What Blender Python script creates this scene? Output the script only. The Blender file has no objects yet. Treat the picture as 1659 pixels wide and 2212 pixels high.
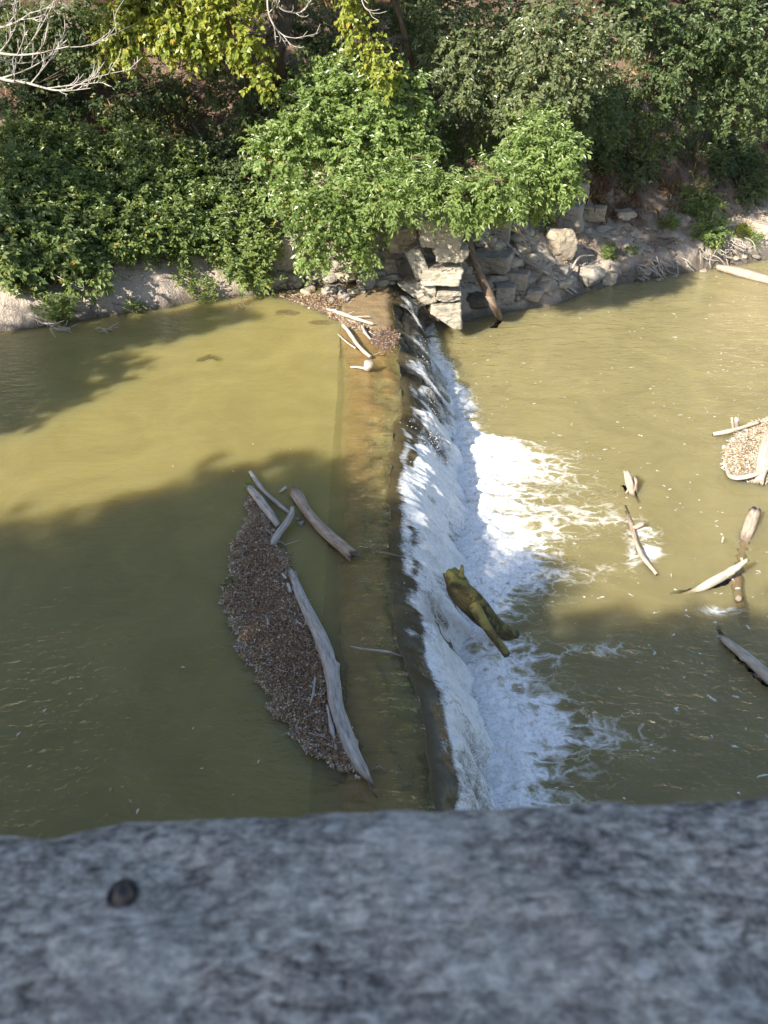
import bpy, math, time
import numpy as np
from mathutils.bvhtree import BVHTree
SC = bpy.context.scene
COL = SC.collection
rad = math.radians

# ---------------------------------------------------------------- camera
CAM_H, PITCH, VFOV = 7.0, rad(34.0), rad(67.0)
cam_d = bpy.data.cameras.new('camera')
cam_d.sensor_fit = 'VERTICAL'
cam_d.sensor_height = 36.0
cam_d.lens = 18.0 / math.tan(VFOV / 2)
cam_d.clip_start = 0.05
cam_d.clip_end = 600.0
cam_d.dof.use_dof = True
cam_d.dof.focus_distance = 13.0
cam_d.dof.aperture_fstop = 8.5
cam = bpy.data.objects.new('camera', cam_d)
cam.location = (0, 0, CAM_H)
cam.rotation_euler = (math.pi / 2 - PITCH, 0, 0)
COL.objects.link(cam)
SC.camera = cam

# ---------------------------------------------------------------- sky, sun, exposure
SUN_EL, SUN_AZ = rad(32.0), rad(225.0)          # from behind the left shoulder
W = bpy.data.worlds.new('World')
SC.world = W
W.use_nodes = True
wn = W.node_tree
sky = wn.nodes.new('ShaderNodeTexSky')
sky.sky_type = 'NISHITA'
sky.sun_disc = False
sky.sun_elevation = SUN_EL
sky.sun_rotation = SUN_AZ
wn.links.new(sky.outputs[0], wn.nodes['Background'].inputs[0])
wn.nodes['Background'].inputs[1].default_value = 0.118
sun_d = bpy.data.lights.new('sun', 'SUN')
sun_d.energy = 4.9
sun_d.angle = rad(0.9)
sun_d.color = (1.0, 0.93, 0.80)
sun = bpy.data.objects.new('sun', sun_d)
# light travels along +x +y and down
sun.rotation_euler = (rad(90) - SUN_EL, 0, -rad(45))
sun.location = (-30, -30, 30)
COL.objects.link(sun)
SC.view_settings.view_transform = 'Standard'
SC.view_settings.look = 'None'
SC.view_settings.gamma = 1.0
SC.view_settings.use_curve_mapping = False
SC.view_settings.exposure = 1.27
SC.cycles.use_denoising = True
SC.cycles.max_bounces = 7
SC.cycles.diffuse_bounces = 4
SC.cycles.glossy_bounces = 3
SC.cycles.transmission_bounces = 5
SC.cycles.transparent_max_bounces = 16
SC.cycles.sample_clamp_indirect = 6.0

# ---------------------------------------------------------------- survey helpers
ZL = -1.4                                          # lower pool level; upper pool is z = 0
FPX = 1106.0 / math.tan(VFOV / 2)
CP, SP = math.cos(PITCH), math.sin(PITCH)
def ray(u, v):
    a, b = (u - 829.5) / FPX, (1106.0 - v) / FPX
    return np.array([a, CP + b * SP, -SP + b * CP])
def pz(u, v, z=0.0):
    d = ray(u, v)
    t = (z - CAM_H) / d[2]
    return np.array([d[0] * t, d[1] * t, z])
def py(u, v, Y):
    d = ray(u, v)
    t = Y / d[1]
    return np.array([d[0] * t, Y, CAM_H + d[2] * t])
def depth_of(p):
    return p[1] * CP - (p[2] - CAM_H) * SP
def to_px(x, y, z):
    dep = y * CP - (z - CAM_H) * SP
    up = y * SP + (z - CAM_H) * CP
    return 829.5 + x / dep * FPX, 1106.0 - up / dep * FPX

# ---------------------------------------------------------------- numpy noise
def _h(i, j, k, s):
    n = (i * 374761393 + j * 668265263 + k * 2147483647 + s * 974634777) & 0xFFFFFFFF
    n = ((n ^ (n >> 13)) * 1274126177) & 0xFFFFFFFF
    n = n ^ (n >> 16)
    return (n & 0xFFFF) / 65535.0
def vnoise(p, seed=0):
    p = np.asarray(p, float)
    i = np.floor(p).astype(np.int64)
    f = p - i
    f = f * f * f * (f * (f * 6 - 15) + 10)
    r = 0
    for a in (0, 1):
        for b in (0, 1):
            for c in (0, 1):
                w = (f[:, 0] if a else 1 - f[:, 0]) * (f[:, 1] if b else 1 - f[:, 1]) * (f[:, 2] if c else 1 - f[:, 2])
                r = r + w * _h(i[:, 0] + a, i[:, 1] + b, i[:, 2] + c, seed)
    return r * 2 - 1
def fbm(p, octv=4, seed=0, gain=0.5, lac=2.03):
    p = np.asarray(p, float)
    r, a = 0, 1.0
    for o in range(octv):
        r = r + a * vnoise(p, seed + o * 17)
        p = p * lac + 13.7
        a *= gain
    return r
def sstep(a, b, x):
    t = np.clip((x - a) / (b - a), 0, 1)
    return t * t * (3 - 2 * t)
def P3(x, y, z=None):
    x = np.asarray(x, float)
    return np.stack([x, np.broadcast_to(y, x.shape), np.zeros_like(x) if z is None else np.broadcast_to(z, x.shape)], -1)

# ---------------------------------------------------------------- mesh helpers
def mesh(name, V, faces, mats=None, smooth=False, attrs=None):
    V = np.asarray(V, np.float32)
    if not isinstance(faces, (list, tuple)):
        faces = [faces]
    faces = [np.asarray(f, np.int32) for f in faces if len(f)]
    me = bpy.data.meshes.new(name)
    me.vertices.add(len(V))
    me.vertices.foreach_set('co', V.ravel())
    tot = np.concatenate([np.full(len(f), f.shape[1], np.int32) for f in faces])
    loops = np.concatenate([f.ravel() for f in faces])
    me.loops.add(len(loops))
    me.loops.foreach_set('vertex_index', loops)
    me.polygons.add(len(tot))
    st = np.concatenate([[0], np.cumsum(tot)[:-1]]).astype(np.int32)
    me.polygons.foreach_set('loop_start', st)
    me.polygons.foreach_set('loop_total', tot)
    me.polygons.foreach_set('use_smooth', np.full(len(tot), bool(smooth)))
    me.update(calc_edges=True)
    for k, a in (attrs or {}).items():
        a = np.asarray(a, np.float32)
        if a.ndim == 1:
            at = me.attributes.new(k, 'FLOAT', 'POINT')
            at.data.foreach_set('value', a)
        else:
            at = me.attributes.new(k, 'FLOAT_VECTOR', 'POINT')
            at.data.foreach_set('vector', a.ravel())
    if mats:
        me.materials.append(mats)
    return me
def obj(name, me, parent=None, loc=None):
    o = bpy.data.objects.new(name, me)
    COL.objects.link(o)
    if loc is not None:
        o.location = loc
    if parent is not None:
        o.parent = parent
    return o
def tag(o, label=None, cat=None, group=None, kind=None):
    if label: o['label'] = label
    if cat: o['category'] = cat
    if group: o['group'] = group
    if kind: o['kind'] = kind
    return o
def empty(name, loc, label, cat, group=None):
    o = bpy.data.objects.new(name, None)
    COL.objects.link(o)
    o.location = loc
    o.empty_display_size = 0.2
    return tag(o, label, cat, group)
def grid_faces(nu, nv):
    i = np.arange(nu - 1)[:, None] * nv + np.arange(nv - 1)[None, :]
    i = i.ravel()
    return np.stack([i, i + nv, i + nv + 1, i + 1], -1)
class Parts:
    """collects vertex blocks of one mesh"""
    def __init__(s):
        s.V, s.T, s.Q, s.A, s.n = [], [], [], [], 0
    def add(s, V, T=None, Q=None, A=None):
        V = np.asarray(V, float)
        if T is not None and len(T): s.T.append(np.asarray(T) + s.n)
        if Q is not None and len(Q): s.Q.append(np.asarray(Q) + s.n)
        s.V.append(V)
        s.A.append(np.zeros((len(V), 3)) if A is None else np.asarray(A, float))
        s.n += len(V)
    def build(s, name, mat, smooth=True, origin=(0, 0, 0)):
        f = []
        if s.T: f.append(np.concatenate(s.T))
        if s.Q: f.append(np.concatenate(s.Q))
        return mesh(name, np.concatenate(s.V) - np.asarray(origin), f, mat, smooth, {'wc': np.concatenate(s.A)})

# ---------------------------------------------------------------- material helpers
class N:
    def __init__(s, name):
        s.m = bpy.data.materials.new(name)
        s.m.use_nodes = True
        s.t = s.m.node_tree
        s.t.nodes.clear()
        s.out = s.t.nodes.new('ShaderNodeOutputMaterial')
    def n(s, typ, ins=None, **kw):
        nd = s.t.nodes.new('ShaderNode' + typ)
        for k, v in kw.items():
            setattr(nd, k, v)
        for k, v in (ins or {}).items():
            s.set(nd, k, v)
        return nd
    def set(s, nd, k, v):
        sock = nd.inputs[k]
        if isinstance(v, bpy.types.NodeSocket):
            s.t.links.new(v, sock)
        elif isinstance(v, bpy.types.Node):
            s.t.links.new(v.outputs[0], sock)
        else:
            if sock.type == 'RGBA' and len(v) == 3:
                v = (*v, 1)
            sock.default_value = v
    def math(s, op, a, b=0.0, c=None, clamp=False):
        nd = s.n('Math', {0: a, 1: b}, operation=op, use_clamp=clamp)
        if c is not None: s.set(nd, 2, c)
        return nd.outputs[0]
    def noise(s, vec, scale, detail=3.0, rough=0.55, dist=0.0):
        nd = s.n('TexNoise', {'Scale': scale, 'Detail': detail, 'Roughness': rough, 'Distortion': dist})
        if vec is not None: s.set(nd, 'Vector', vec)
        return nd.outputs[0]
    def vor(s, vec, scale, feature='F1', out=0, rnd=1.0):
        nd = s.n('TexVoronoi', {'Scale': scale, 'Randomness': rnd}, feature=feature)
        if vec is not None: s.set(nd, 'Vector', vec)
        return nd.outputs[out]
    def ramp(s, fac, stops, interp='LINEAR'):
        nd = s.n('ValToRGB', {0: fac})
        cr = nd.color_ramp
        cr.interpolation = interp
        while len(cr.elements) < len(stops): cr.elements.new(0.5)
        for e, (p, c) in zip(cr.elements, stops):
            e.position = p
            e.color = (*c, 1) if len(c) == 3 else c
        return nd.outputs[0]
    def mixc(s, fac, a, b, blend='MIX'):
        nd = s.n('Mix', data_type='RGBA', blend_type=blend)
        s.set(nd, 0, fac); s.set(nd, 6, a); s.set(nd, 7, b)
        return nd.outputs[2]
    def maprange(s, v, a, b, c=0.0, d=1.0, smooth=False):
        nd = s.n('MapRange', {0: v, 1: a, 2: b, 3: c, 4: d}, clamp=True)
        if smooth: nd.interpolation_type = 'SMOOTHSTEP'
        return nd.outputs[0]
    def attr(s, name, out='Fac'):
        return s.n('Attribute', attribute_name=name).outputs[out]
    def pos(s):
        return s.n('NewGeometry').outputs['Position']
    def objc(s):
        return s.n('TexCoord').outputs['Object']
    def scalev(s, vec, sc):
        return s.n('VectorMath', {0: vec, 1: sc}, operation='MULTIPLY').outputs[0]
    def bump(s, h, strength=0.5, dist=0.02):
        return s.n('Bump', {'Height': h, 'Strength': strength, 'Distance': dist}).outputs[0]
    def pbr(s, col, rough=0.7, spec=0.4, normal=None, **kw):
        nd = s.n('BsdfPrincipled', {'Base Color': col, 'Roughness': rough, 'Specular IOR Level': spec})
        for k, v in kw.items(): s.set(nd, k.replace('_', ' '), v)
        if normal is not None: s.set(nd, 'Normal', normal)
        return nd.outputs[0]
    def mix(s, fac, a, b):
        return s.n('MixShader', {0: fac, 1: a, 2: b}).outputs[0]
    def done(s, sh):
        s.t.links.new(sh, s.out.inputs[0])
        return s.m

def leaf_mat(name, dark, mid, light, trans=0.35, rough=0.42, odd=None):
    m = N(name)
    r = m.attr('rnd')
    stops = [(0.0, dark), (0.45, mid), (0.93, light)]
    if odd: stops.append((0.985, odd))
    c = m.ramp(r, stops)
    c2 = m.mixc(1.0, c, (1.35, 1.25, 0.55), 'MULTIPLY')
    p = m.pbr(c, rough, 0.65)
    t = m.n('BsdfTranslucent', {0: c2}).outputs[0]
    return m.done(m.mix(trans, p, t))

M = {}
M['leaf_bright'] = leaf_mat('bright_leaf', (.135, .205, .058), (.250, .345, .115), (.41, .48, .215), .48, .33, (.40, .36, .08))
M['leaf_dusty'] = leaf_mat('dusty_leaf', (.100, .135, .060), (.180, .215, .105), (.29, .31, .16), .45, .34, (.36, .31, .09))
M['leaf_yellow'] = leaf_mat('yellow_green_leaf', (.16, .22, .035), (.28, .31, .048), (.42, .39, .065), .42, .42, (.42, .30, .05))
M['leaf_dark'] = leaf_mat('dark_shrub_leaf', (.105, .160, .046), (.180, .245, .074), (.30, .35, .11), .42, .38, (.42, .36, .08))
M['leaf_broad'] = leaf_mat('broad_shrub_leaf', (.105, .160, .056), (.180, .240, .082), (.28, .33, .12), .42, .36, (.34, .22, .05))
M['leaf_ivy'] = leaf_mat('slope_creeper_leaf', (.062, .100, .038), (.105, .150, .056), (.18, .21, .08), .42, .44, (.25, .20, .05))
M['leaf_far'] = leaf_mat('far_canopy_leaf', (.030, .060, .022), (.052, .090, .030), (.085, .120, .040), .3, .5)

def litter_mat():
    m = N('dead_leaf_litter')
    c = m.ramp(m.attr('rnd'), [(0, (.075, .042, .034)), (.3, (.17, .098, .072)), (.55, (.30, .175, .112)), (.75, (.36, .245, .125)), (.9, (.50, .41, .27)), (1.0, (.68, .63, .54))])
    return m.done(m.mix(.15, m.pbr(c, .7, .3), m.n('BsdfTranslucent', {0: c}).outputs[0]))
M['litter'] = litter_mat()
def grass_mat():
    m = N('dry_grass')
    c = m.ramp(m.attr('rnd'), [(0, (.10, .065, .03)), (.5, (.24, .165, .075)), (.85, (.36, .26, .12)), (1, (.14, .16, .04))])
    return m.done(m.mix(.2, m.pbr(c, .75, .2), m.n('BsdfTranslucent', {0: c}).outputs[0]))
M['dry_grass'] = grass_mat()

def wood_mat(name, dark, mid, light, bumpd=0.012, moss=None, rough=0.85):
    m = N(name)
    wc = m.attr('wc', 'Vector')
    v = m.scalev(wc, (1.6, 10.0, 10.0))
    g = m.noise(v, 2.2, 6.0, .62)
    g2 = m.noise(m.scalev(wc, (3.5, 26.0, 26.0)), 2.0, 3.0, .6)
    big = m.noise(m.pos(), 3.5, 3.0)
    f = m.math('ADD', m.math('MULTIPLY', g, .62), m.math('MULTIPLY', g2, .38))
    c = m.ramp(f, [(.30, dark), (.44, mid), (.60, light), (.8, tuple(min(1, x * 1.15) for x in light))])
    c = m.mixc(m.maprange(big, .35, .7, 0, .45), c, mid)
    if not moss:
        z = m.n('SeparateXYZ', {0: m.pos()}).outputs[2]
        nzw = m.math('MULTIPLY', m.noise(m.pos(), 14.0, 2.0), .05)
        zz = m.math('SUBTRACT', z, nzw)
        wa = m.math('MULTIPLY', m.maprange(zz, -.01, .03, 1, 0), m.math('GREATER_THAN', z, -.4))
        wb = m.maprange(zz, -1.41, -1.37, 1, 0)
        c = m.mixc(m.math('MULTIPLY', m.math('MAXIMUM', wa, wb), .62), c, tuple(x * .48 for x in mid))
    if moss:
        nm = m.noise(m.pos(), 8.0, 6.0, .7)
        up = m.n('SeparateXYZ', {0: m.n('NewGeometry').outputs['Normal']}).outputs[2]
        k = m.maprange(m.math('ADD', nm, m.math('MULTIPLY', up, .25)), .56, .70)
        c = m.mixc(k, c, moss)
        f = m.math('ADD', f, m.math('MULTIPLY', m.noise(m.pos(), 30.0, 5.0, .75), 1.8))
    return m.done(m.pbr(c, rough, .25, m.bump(f, .8, bumpd)))
M['driftwood'] = wood_mat('grey_driftwood', (.085, .072, .062), (.32, .285, .25), (.52, .485, .44))
M['pale_wood'] = wood_mat('sun_bleached_wood', (.12, .095, .07), (.38, .33, .26), (.56, .51, .44))
M['tan_wood'] = wood_mat('tan_driftwood', (.055, .040, .030), (.30, .225, .17), (.50, .41, .32))
M['brown_wood'] = wood_mat('brown_branch_bark', (.045, .030, .022), (.15, .105, .075), (.29, .22, .165))
M['mossy_wood'] = wood_mat('mossy_log_bark', (.022, .018, .010), (.090, .072, .032), (.22, .18, .085), .05, (.30, .265, .085), .85)
M['bark'] = wood_mat('tree_bark', (.030, .022, .016), (.085, .062, .045), (.20, .155, .115), .03)
M['twig'] = wood_mat('grey_twig', (.10, .085, .07), (.30, .265, .23), (.50, .46, .41))

def rock_mat(name, base, light, stain, mossy=None):
    m = N(name)
    p = m.objc()
    n1 = m.noise(p, 2.2, 6.0, .62)
    n2 = m.noise(p, 11.0, 5.0, .65)
    n3 = m.noise(m.scalev(p, (1, 1, 3.2)), 5.0, 5.0, .6, .6)
    c = m.mixc(m.maprange(n1, .32, .68), base, light)
    c = m.mixc(m.maprange(n3, .52, .72, 0, .75), c, stain)
    c = m.mixc(m.maprange(n2, .56, .78, 0, .6), c, tuple(min(1, x * 1.5) for x in light))
    if mossy:
        c = m.mixc(m.maprange(m.noise(p, 4.0, 4.0), .55, .7, 0, .7), c, mossy)
    cr = m.vor(p, 3.6, 'DISTANCE_TO_EDGE')
    h = m.math('ADD', m.math('ADD', n2, m.math('MULTIPLY', n3, .7)), m.math('MULTIPLY', m.maprange(cr, 0, .05), .25))
    return m.done(m.pbr(c, .9, .25, m.bump(h, .7, .035)))
M['limestone'] = rock_mat('weathered_limestone', (.33, .29, .23), (.46, .42, .34), (.12, .105, .085))
M['grey_rock'] = rock_mat('grey_rubble_rock', (.225, .20, .17), (.35, .315, .27), (.085, .075, .063))
M['tan_rock'] = rock_mat('tan_rubble_rock', (.30, .25, .185), (.42, .36, .275), (.15, .12, .09))
M['mossy_rock'] = rock_mat('damp_mossy_rock', (.085, .075, .058), (.15, .13, .10), (.04, .036, .028), (.045, .060, .016))

# ================================================================ WATER LINES AND TERRAIN
_up = [pz(u, v, 0) for u, v in ((0, 716), (150, 694), (290, 674), (420, 648), (560, 632), (640, 622), (760, 618), (850, 612))]
_lo = [pz(u, v, ZL) for u, v in ((1010, 690), (1100, 672), (1180, 662), (1310, 618), (1400, 602), (1480, 588), (1560, 575), (1659, 560))]
_sh = np.array([(-60, -6.0), (-40, 3.0), (-24, 10.0)] + [(p[0], p[1]) for p in _up] + [(p[0], p[1]) for p in _lo] + [(30, 36), (60, 46)])
def yw(x):                                           # far waterline
    return np.interp(x, _sh[:, 0], _sh[:, 1])
def yn(x):                                           # near waterline, behind and left of the camera
    return np.interp(x, [-60, -20, -13, -9, 0, 60], [-22, 3.5, 0.5, -5.0, -9, -14])
def terrain(x, y):
    x = np.asarray(x, float); y = np.asarray(y, float)
    zb = ZL * sstep(0.2, 1.6, x)
    d = (y - yw(x)) * 0.87
    d = d + 0.25 * fbm(P3(x * .9, y * .9), 3, 5) * sstep(-.5, .8, np.abs(d))
    dp = np.maximum(d, 0)
    left = np.interp(dp, [0, .10, .35, 1.5, 3.0, 13, 20, 60], [0, .28, .62, 1.45, 2.3, 8.2, 9.6, 12])
    mid = np.interp(dp, [0, .2, 1.2, 3.0, 13, 20, 60], [0, .25, 1.3, 2.9, 8.6, 9.8, 12])
    right = np.interp(dp, [0, .12, .5, 3.4, 3.9, 4.9, 14, 20, 60], [0, .10, .62, 2.15, 2.7, 3.7, 9.6, 11, 13])
    wl = 1 - sstep(-4.5, -2.2, x)
    wr = sstep(5.0, 8.0, x)
    prof = left * wl + right * wr + mid * (1 - wl - wr)
    z = zb + prof
    bed = zb + np.maximum(d * .9, -1.5) - .02
    n = fbm(P3(x * .55, y * .55), 4, 11) * .38 * sstep(.6, 4, dp) + fbm(P3(x * 2.3, y * 2.3), 4, 23) * .09 * sstep(0, .5, dp)
    led = fbm(P3(x * 5.2, y * 5.2), 3, 31) * .035 * sstep(0, .2, dp)
    far = np.where(d > 0, z + n + led, bed)
    dn = (yn(x) - y) * 0.9
    dnp = np.maximum(dn, 0)
    near = np.where(dn > 0, np.interp(dnp, [0, 1, 6, 12, 60], [0, .8, 4.8, 5.6, 8]) + fbm(P3(x * .4, y * .4), 3, 3) * .3, np.maximum(dn * .9, -1.5) - .02) + zb
    return np.where(y > (yw(x) + yn(x)) / 2, far, near)
def hit(u, v, zmin=None):
    """first point of the line of sight through (u,v) on the terrain"""
    d = ray(u, v)
    t = np.arange(8, 70, .02)
    X, Y, Z = d[0] * t, d[1] * t, CAM_H + d[2] * t
    g = terrain(X, Y)
    lvl = np.where(X < .6, 0.0, ZL) if zmin is None else np.full_like(X, zmin)
    k = np.argmax(Z < np.maximum(g, lvl))
    return np.array([X[k], Y[k], Z[k]])

def clay_mat():
    m = N('bank_clay_soil')
    p = m.pos()
    n1 = m.noise(p, .8, 5.0, .6)
    n2 = m.noise(p, 6.0, 5.0, .65)
    n3 = m.noise(p, 30.0, 3.0, .7)
    warp = m.n('VectorMath', {0: p, 1: m.scalev(m.n('TexNoise', {'Vector': p, 'Scale': 3.0}).outputs[1], (.7, .7, .7))}, operation='ADD').outputs[0]
    cr = m.vor(warp, 2.1, 'DISTANCE_TO_EDGE')
    c = m.mixc(m.maprange(n1, .3, .7), (.37, .305, .25), (.52, .44, .36))
    c = m.mixc(m.maprange(n2, .5, .8, 0, .5), c, (.58, .51, .42))
    lit = m.math('MULTIPLY', m.attr('veg'), m.maprange(m.math('ADD', n1, m.math('MULTIPLY', n2, .35)), .40, .62))
    c = m.mixc(lit, c, m.mixc(m.maprange(n3, .35, .65), (.060, .034, .020), (.185, .105, .060)))
    crk = m.math('MULTIPLY', m.maprange(cr, 0.0, .016, 1, 0), m.maprange(n2, .48, .62))
    c = m.mixc(m.math('MULTIPLY', crk, .75), c, (.055, .043, .035))
    c = m.mixc(m.math('MULTIPLY', m.attr('wet'), .75), c, (.060, .046, .034))
    h = m.math('ADD', m.math('ADD', m.math('MULTIPLY', n2, 1.2), m.math('MULTIPLY', n3, .45)), m.math('MULTIPLY', crk, -1.4))
    rough = m.maprange(m.attr('wet'), 0, 1, .92, .35)
    return m.done(m.pbr(c, rough, .3, m.bump(h, 1.0, .09)))
M['clay'] = clay_mat()
def axis(*segs):
    out = []
    for a, b, s in segs:
        out.append(np.arange(a, b - 1e-6, s))
    out.append(np.array([segs[-1][1]]))
    return np.concatenate(out)
gx = axis((-90, -26, 4), (-26, -12, .6), (-12, 16, .10), (16, 30, .8), (30, 100, 5))
gy = axis((-70, -12, 3), (-12, 14, .8), (14, 34, .10), (34, 50, .8), (50, 120, 6))
GX, GY = np.meshgrid(gx, gy, indexing='ij')
gX, gY = GX.ravel(), GY.ravel()
gZ = terrain(gX, gY)
zwl = np.where(gX < .6, 0.0, ZL)
dd = (gY - yw(gX)) * .87
# lumps pushed sideways so the steep cut faces are not smooth
amp = (.12 + .14 * sstep(5, 8, gX)) * sstep(.05, .5, dd) * (1 - sstep(6, 9, dd))
lum = fbm(np.stack([gX * 1.9, gY * 1.9, gZ * 3.0], -1), 5, 71, .6)
gYd = gY + lum * amp
wtop = .20 + .38 * sstep(5.5, 8.5, gX)
wet = 1 - sstep(wtop * .35, wtop, gZ - zwl + fbm(P3(gX * 2, gY * 2), 3, 9) * .10)
veg = np.clip(sstep(1.2, 3.2, dd) * .8 + .45 * sstep(-.2, .5, fbm(P3(gX * .7, gY * .7), 3, 41)) * sstep(.4, 1.0, dd), 0, 1)
g = obj('ground', mesh('ground', np.stack([gX, gYd, gZ], -1), grid_faces(len(gx), len(gy)), M['clay'], True, {'wet': wet, 'veg': veg}))
tag(g, 'clay river bank and bed rising into a wooded slope', 'river bank', kind='structure')

# ================================================================ DAM
LIP = np.array([pz(u, v, -.03)[:2] for u, v in ((848, 612), (850, 640), (862, 760), (872, 860), (868, 890), (850, 925), (846, 1000), (843, 1100), (847, 1200), (856, 1300), (876, 1400), (905, 1500), (930, 1600), (950, 1740), (955, 1850))])[::-1]
LEFT = np.array([pz(u, v, -.05)[:2] for u, v in ((744, 612), (742, 640), (735, 720), (725, 880), (712, 1080), (692, 1400), (670, 1740), (660, 1850))])[::-1]
BASE = np.array([pz(u, v, ZL)[:2] for u, v in ((930, 690), (942, 760), (985, 900), (1000, 1000), (1012, 1100), (1004, 1200), (1008, 1300), (1015, 1400), (1032, 1500), (1052, 1600), (1078, 1740), (1090, 1850))])[::-1]
def lipx(y):
    y = np.asarray(y, float)
    return np.interp(y, LIP[:, 1], LIP[:, 0]) + (fbm(P3(y.ravel() * 2.3, 0 * y.ravel()), 3, 19).reshape(y.shape)) * .055
def leftx(y): return np.interp(y, LEFT[:, 1], LEFT[:, 0])
def basex(y):
    return np.maximum(np.interp(y, BASE[:, 1], BASE[:, 0]), lipx(y) + .75)
def crestz(y):
    return np.interp(y, [3, 10, 13.5, 15, 17, 18.5, 21, 23], [-.060, -.055, -.045, -.03, -.014, .012, .03, .06])
def face_z(t):                                      # two tiers: a shallow apron, then the steep face
    t = np.clip(t, 0, 1.1)
    return -.016 - np.where(t < .42, .30 * (t / .42) ** 1.5, .30 + 1.12 * np.clip((t - .42) / .58, 0, 2) ** .95)
def dam_mat():
    m = N('silted_dam_masonry')
    p = m.pos()
    n1 = m.noise(p, 2.5, 5.0, .6)
    n2 = m.noise(p, 14.0, 5.0, .65)
    streak = m.noise(m.scalev(p, (1.2, 7.0, 1.2)), 2.0, 4.0)
    silt = m.mixc(m.maprange(n1, .3, .7), (.20, .138, .075), (.31, .225, .13))
    silt = m.mixc(m.maprange(streak, .5, .7, 0, .5), silt, (.11, .078, .044))
    rock = m.mixc(m.maprange(n2, .35, .65), (.030, .026, .021), (.105, .088, .066))
    rock = m.mixc(m.maprange(m.noise(p, 1.8, 4.0), .55, .66, 0, .8), rock, (.030, .045, .012))
    c = m.mixc(m.attr('face'), silt, rock)
    h = m.math('ADD', n2, m.math('MULTIPLY', n1, .6))
    return m.done(m.pbr(c, m.maprange(m.attr('face'), 0, 1, .55, .38), .4, m.bump(h, .8, .03)))
M['dam'] = dam_mat()
dyv = np.arange(-7.0, 22.6, .045)
rows, fc = [], []
ft = np.linspace(.04, 1.08, 24)
ct = np.linspace(0, 1, 16)
for k in (0,):
    L, R, B, Z = leftx(dyv), lipx(dyv), basex(dyv), crestz(dyv)
    cols = [np.stack([L - .03, dyv, np.full_like(dyv, -1.4)], -1), np.stack([L - .03, dyv, Z - .25], -1)]
    fcs = [np.ones_like(dyv) * .3, np.ones_like(dyv) * .1]
    for c in ct:
        x = L + (R - L) * c
        z = Z + fbm(P3(x * 3, dyv * 3), 4, 51) * .018 - .05 * sstep(.86, 1, c) - .12 * (1 - sstep(0, .35, c)) * (1 - sstep(16, 19, dyv))
        w_ = sstep(.45, .7, c) * (1 - sstep(16.3, 17.3, dyv))
        bk = _h(np.floor(dyv / .47 + .6 * fbm(P3(dyv * 2.1, 0 * dyv), 2, 5) + c).astype(np.int64), np.floor(c * 7.3 + .5 * vnoise(P3(dyv * 1.7, 0 * dyv + c * 3), 6)).astype(np.int64), 0 * dyv.astype(np.int64), 8)
        z = z - w_ * np.maximum(bk - .45, 0) * .16
        cols.append(np.stack([x, dyv, z], -1)); fcs.append(np.zeros_like(dyv) + np.maximum(.9 * sstep(.8, .97, c), w_ * sstep(.5, .8, bk) * .8))
    # courses of big blocks show as steps on the face
    for t in ft:
        blk = _h(np.floor(dyv / .85 + np.floor(t * 4.3) * .5).astype(np.int64), np.floor(t * 4.3).astype(np.int64) + 0 * dyv.astype(np.int64), 0 * dyv.astype(np.int64), 3)
        x = R + (B - R) * t + (blk - .95) * .16
        z = np.minimum(face_z(t) - .19 - .07 * (t < .45) + .04 * np.sin(t * 4.3 * 2 * np.pi), Z - .03)
        n = fbm(np.stack([x * 2.5, dyv * 2.5, z * 2.5], -1), 4, 61)
        cols.append(np.stack([x + n * .04, dyv, z + n * .04], -1)); fcs.append(np.ones_like(dyv))
    cols.append(np.stack([B + .1, dyv, np.full_like(dyv, -2.6)], -1)); fcs.append(np.ones_like(dyv))
DV = np.stack(cols, 1)
dam = obj('stone_dam', mesh('stone_dam', DV.reshape(-1, 3), grid_faces(*DV.shape[:2])[:, ::-1], M['dam'], True, {'face': np.stack(fcs, 1).ravel()}))
tag(dam, 'low stone dam crossing the river with a silted flat crest', 'dam')

# submerged things that the water surface must know about (filled below, before the pools)
SUB = []

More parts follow.
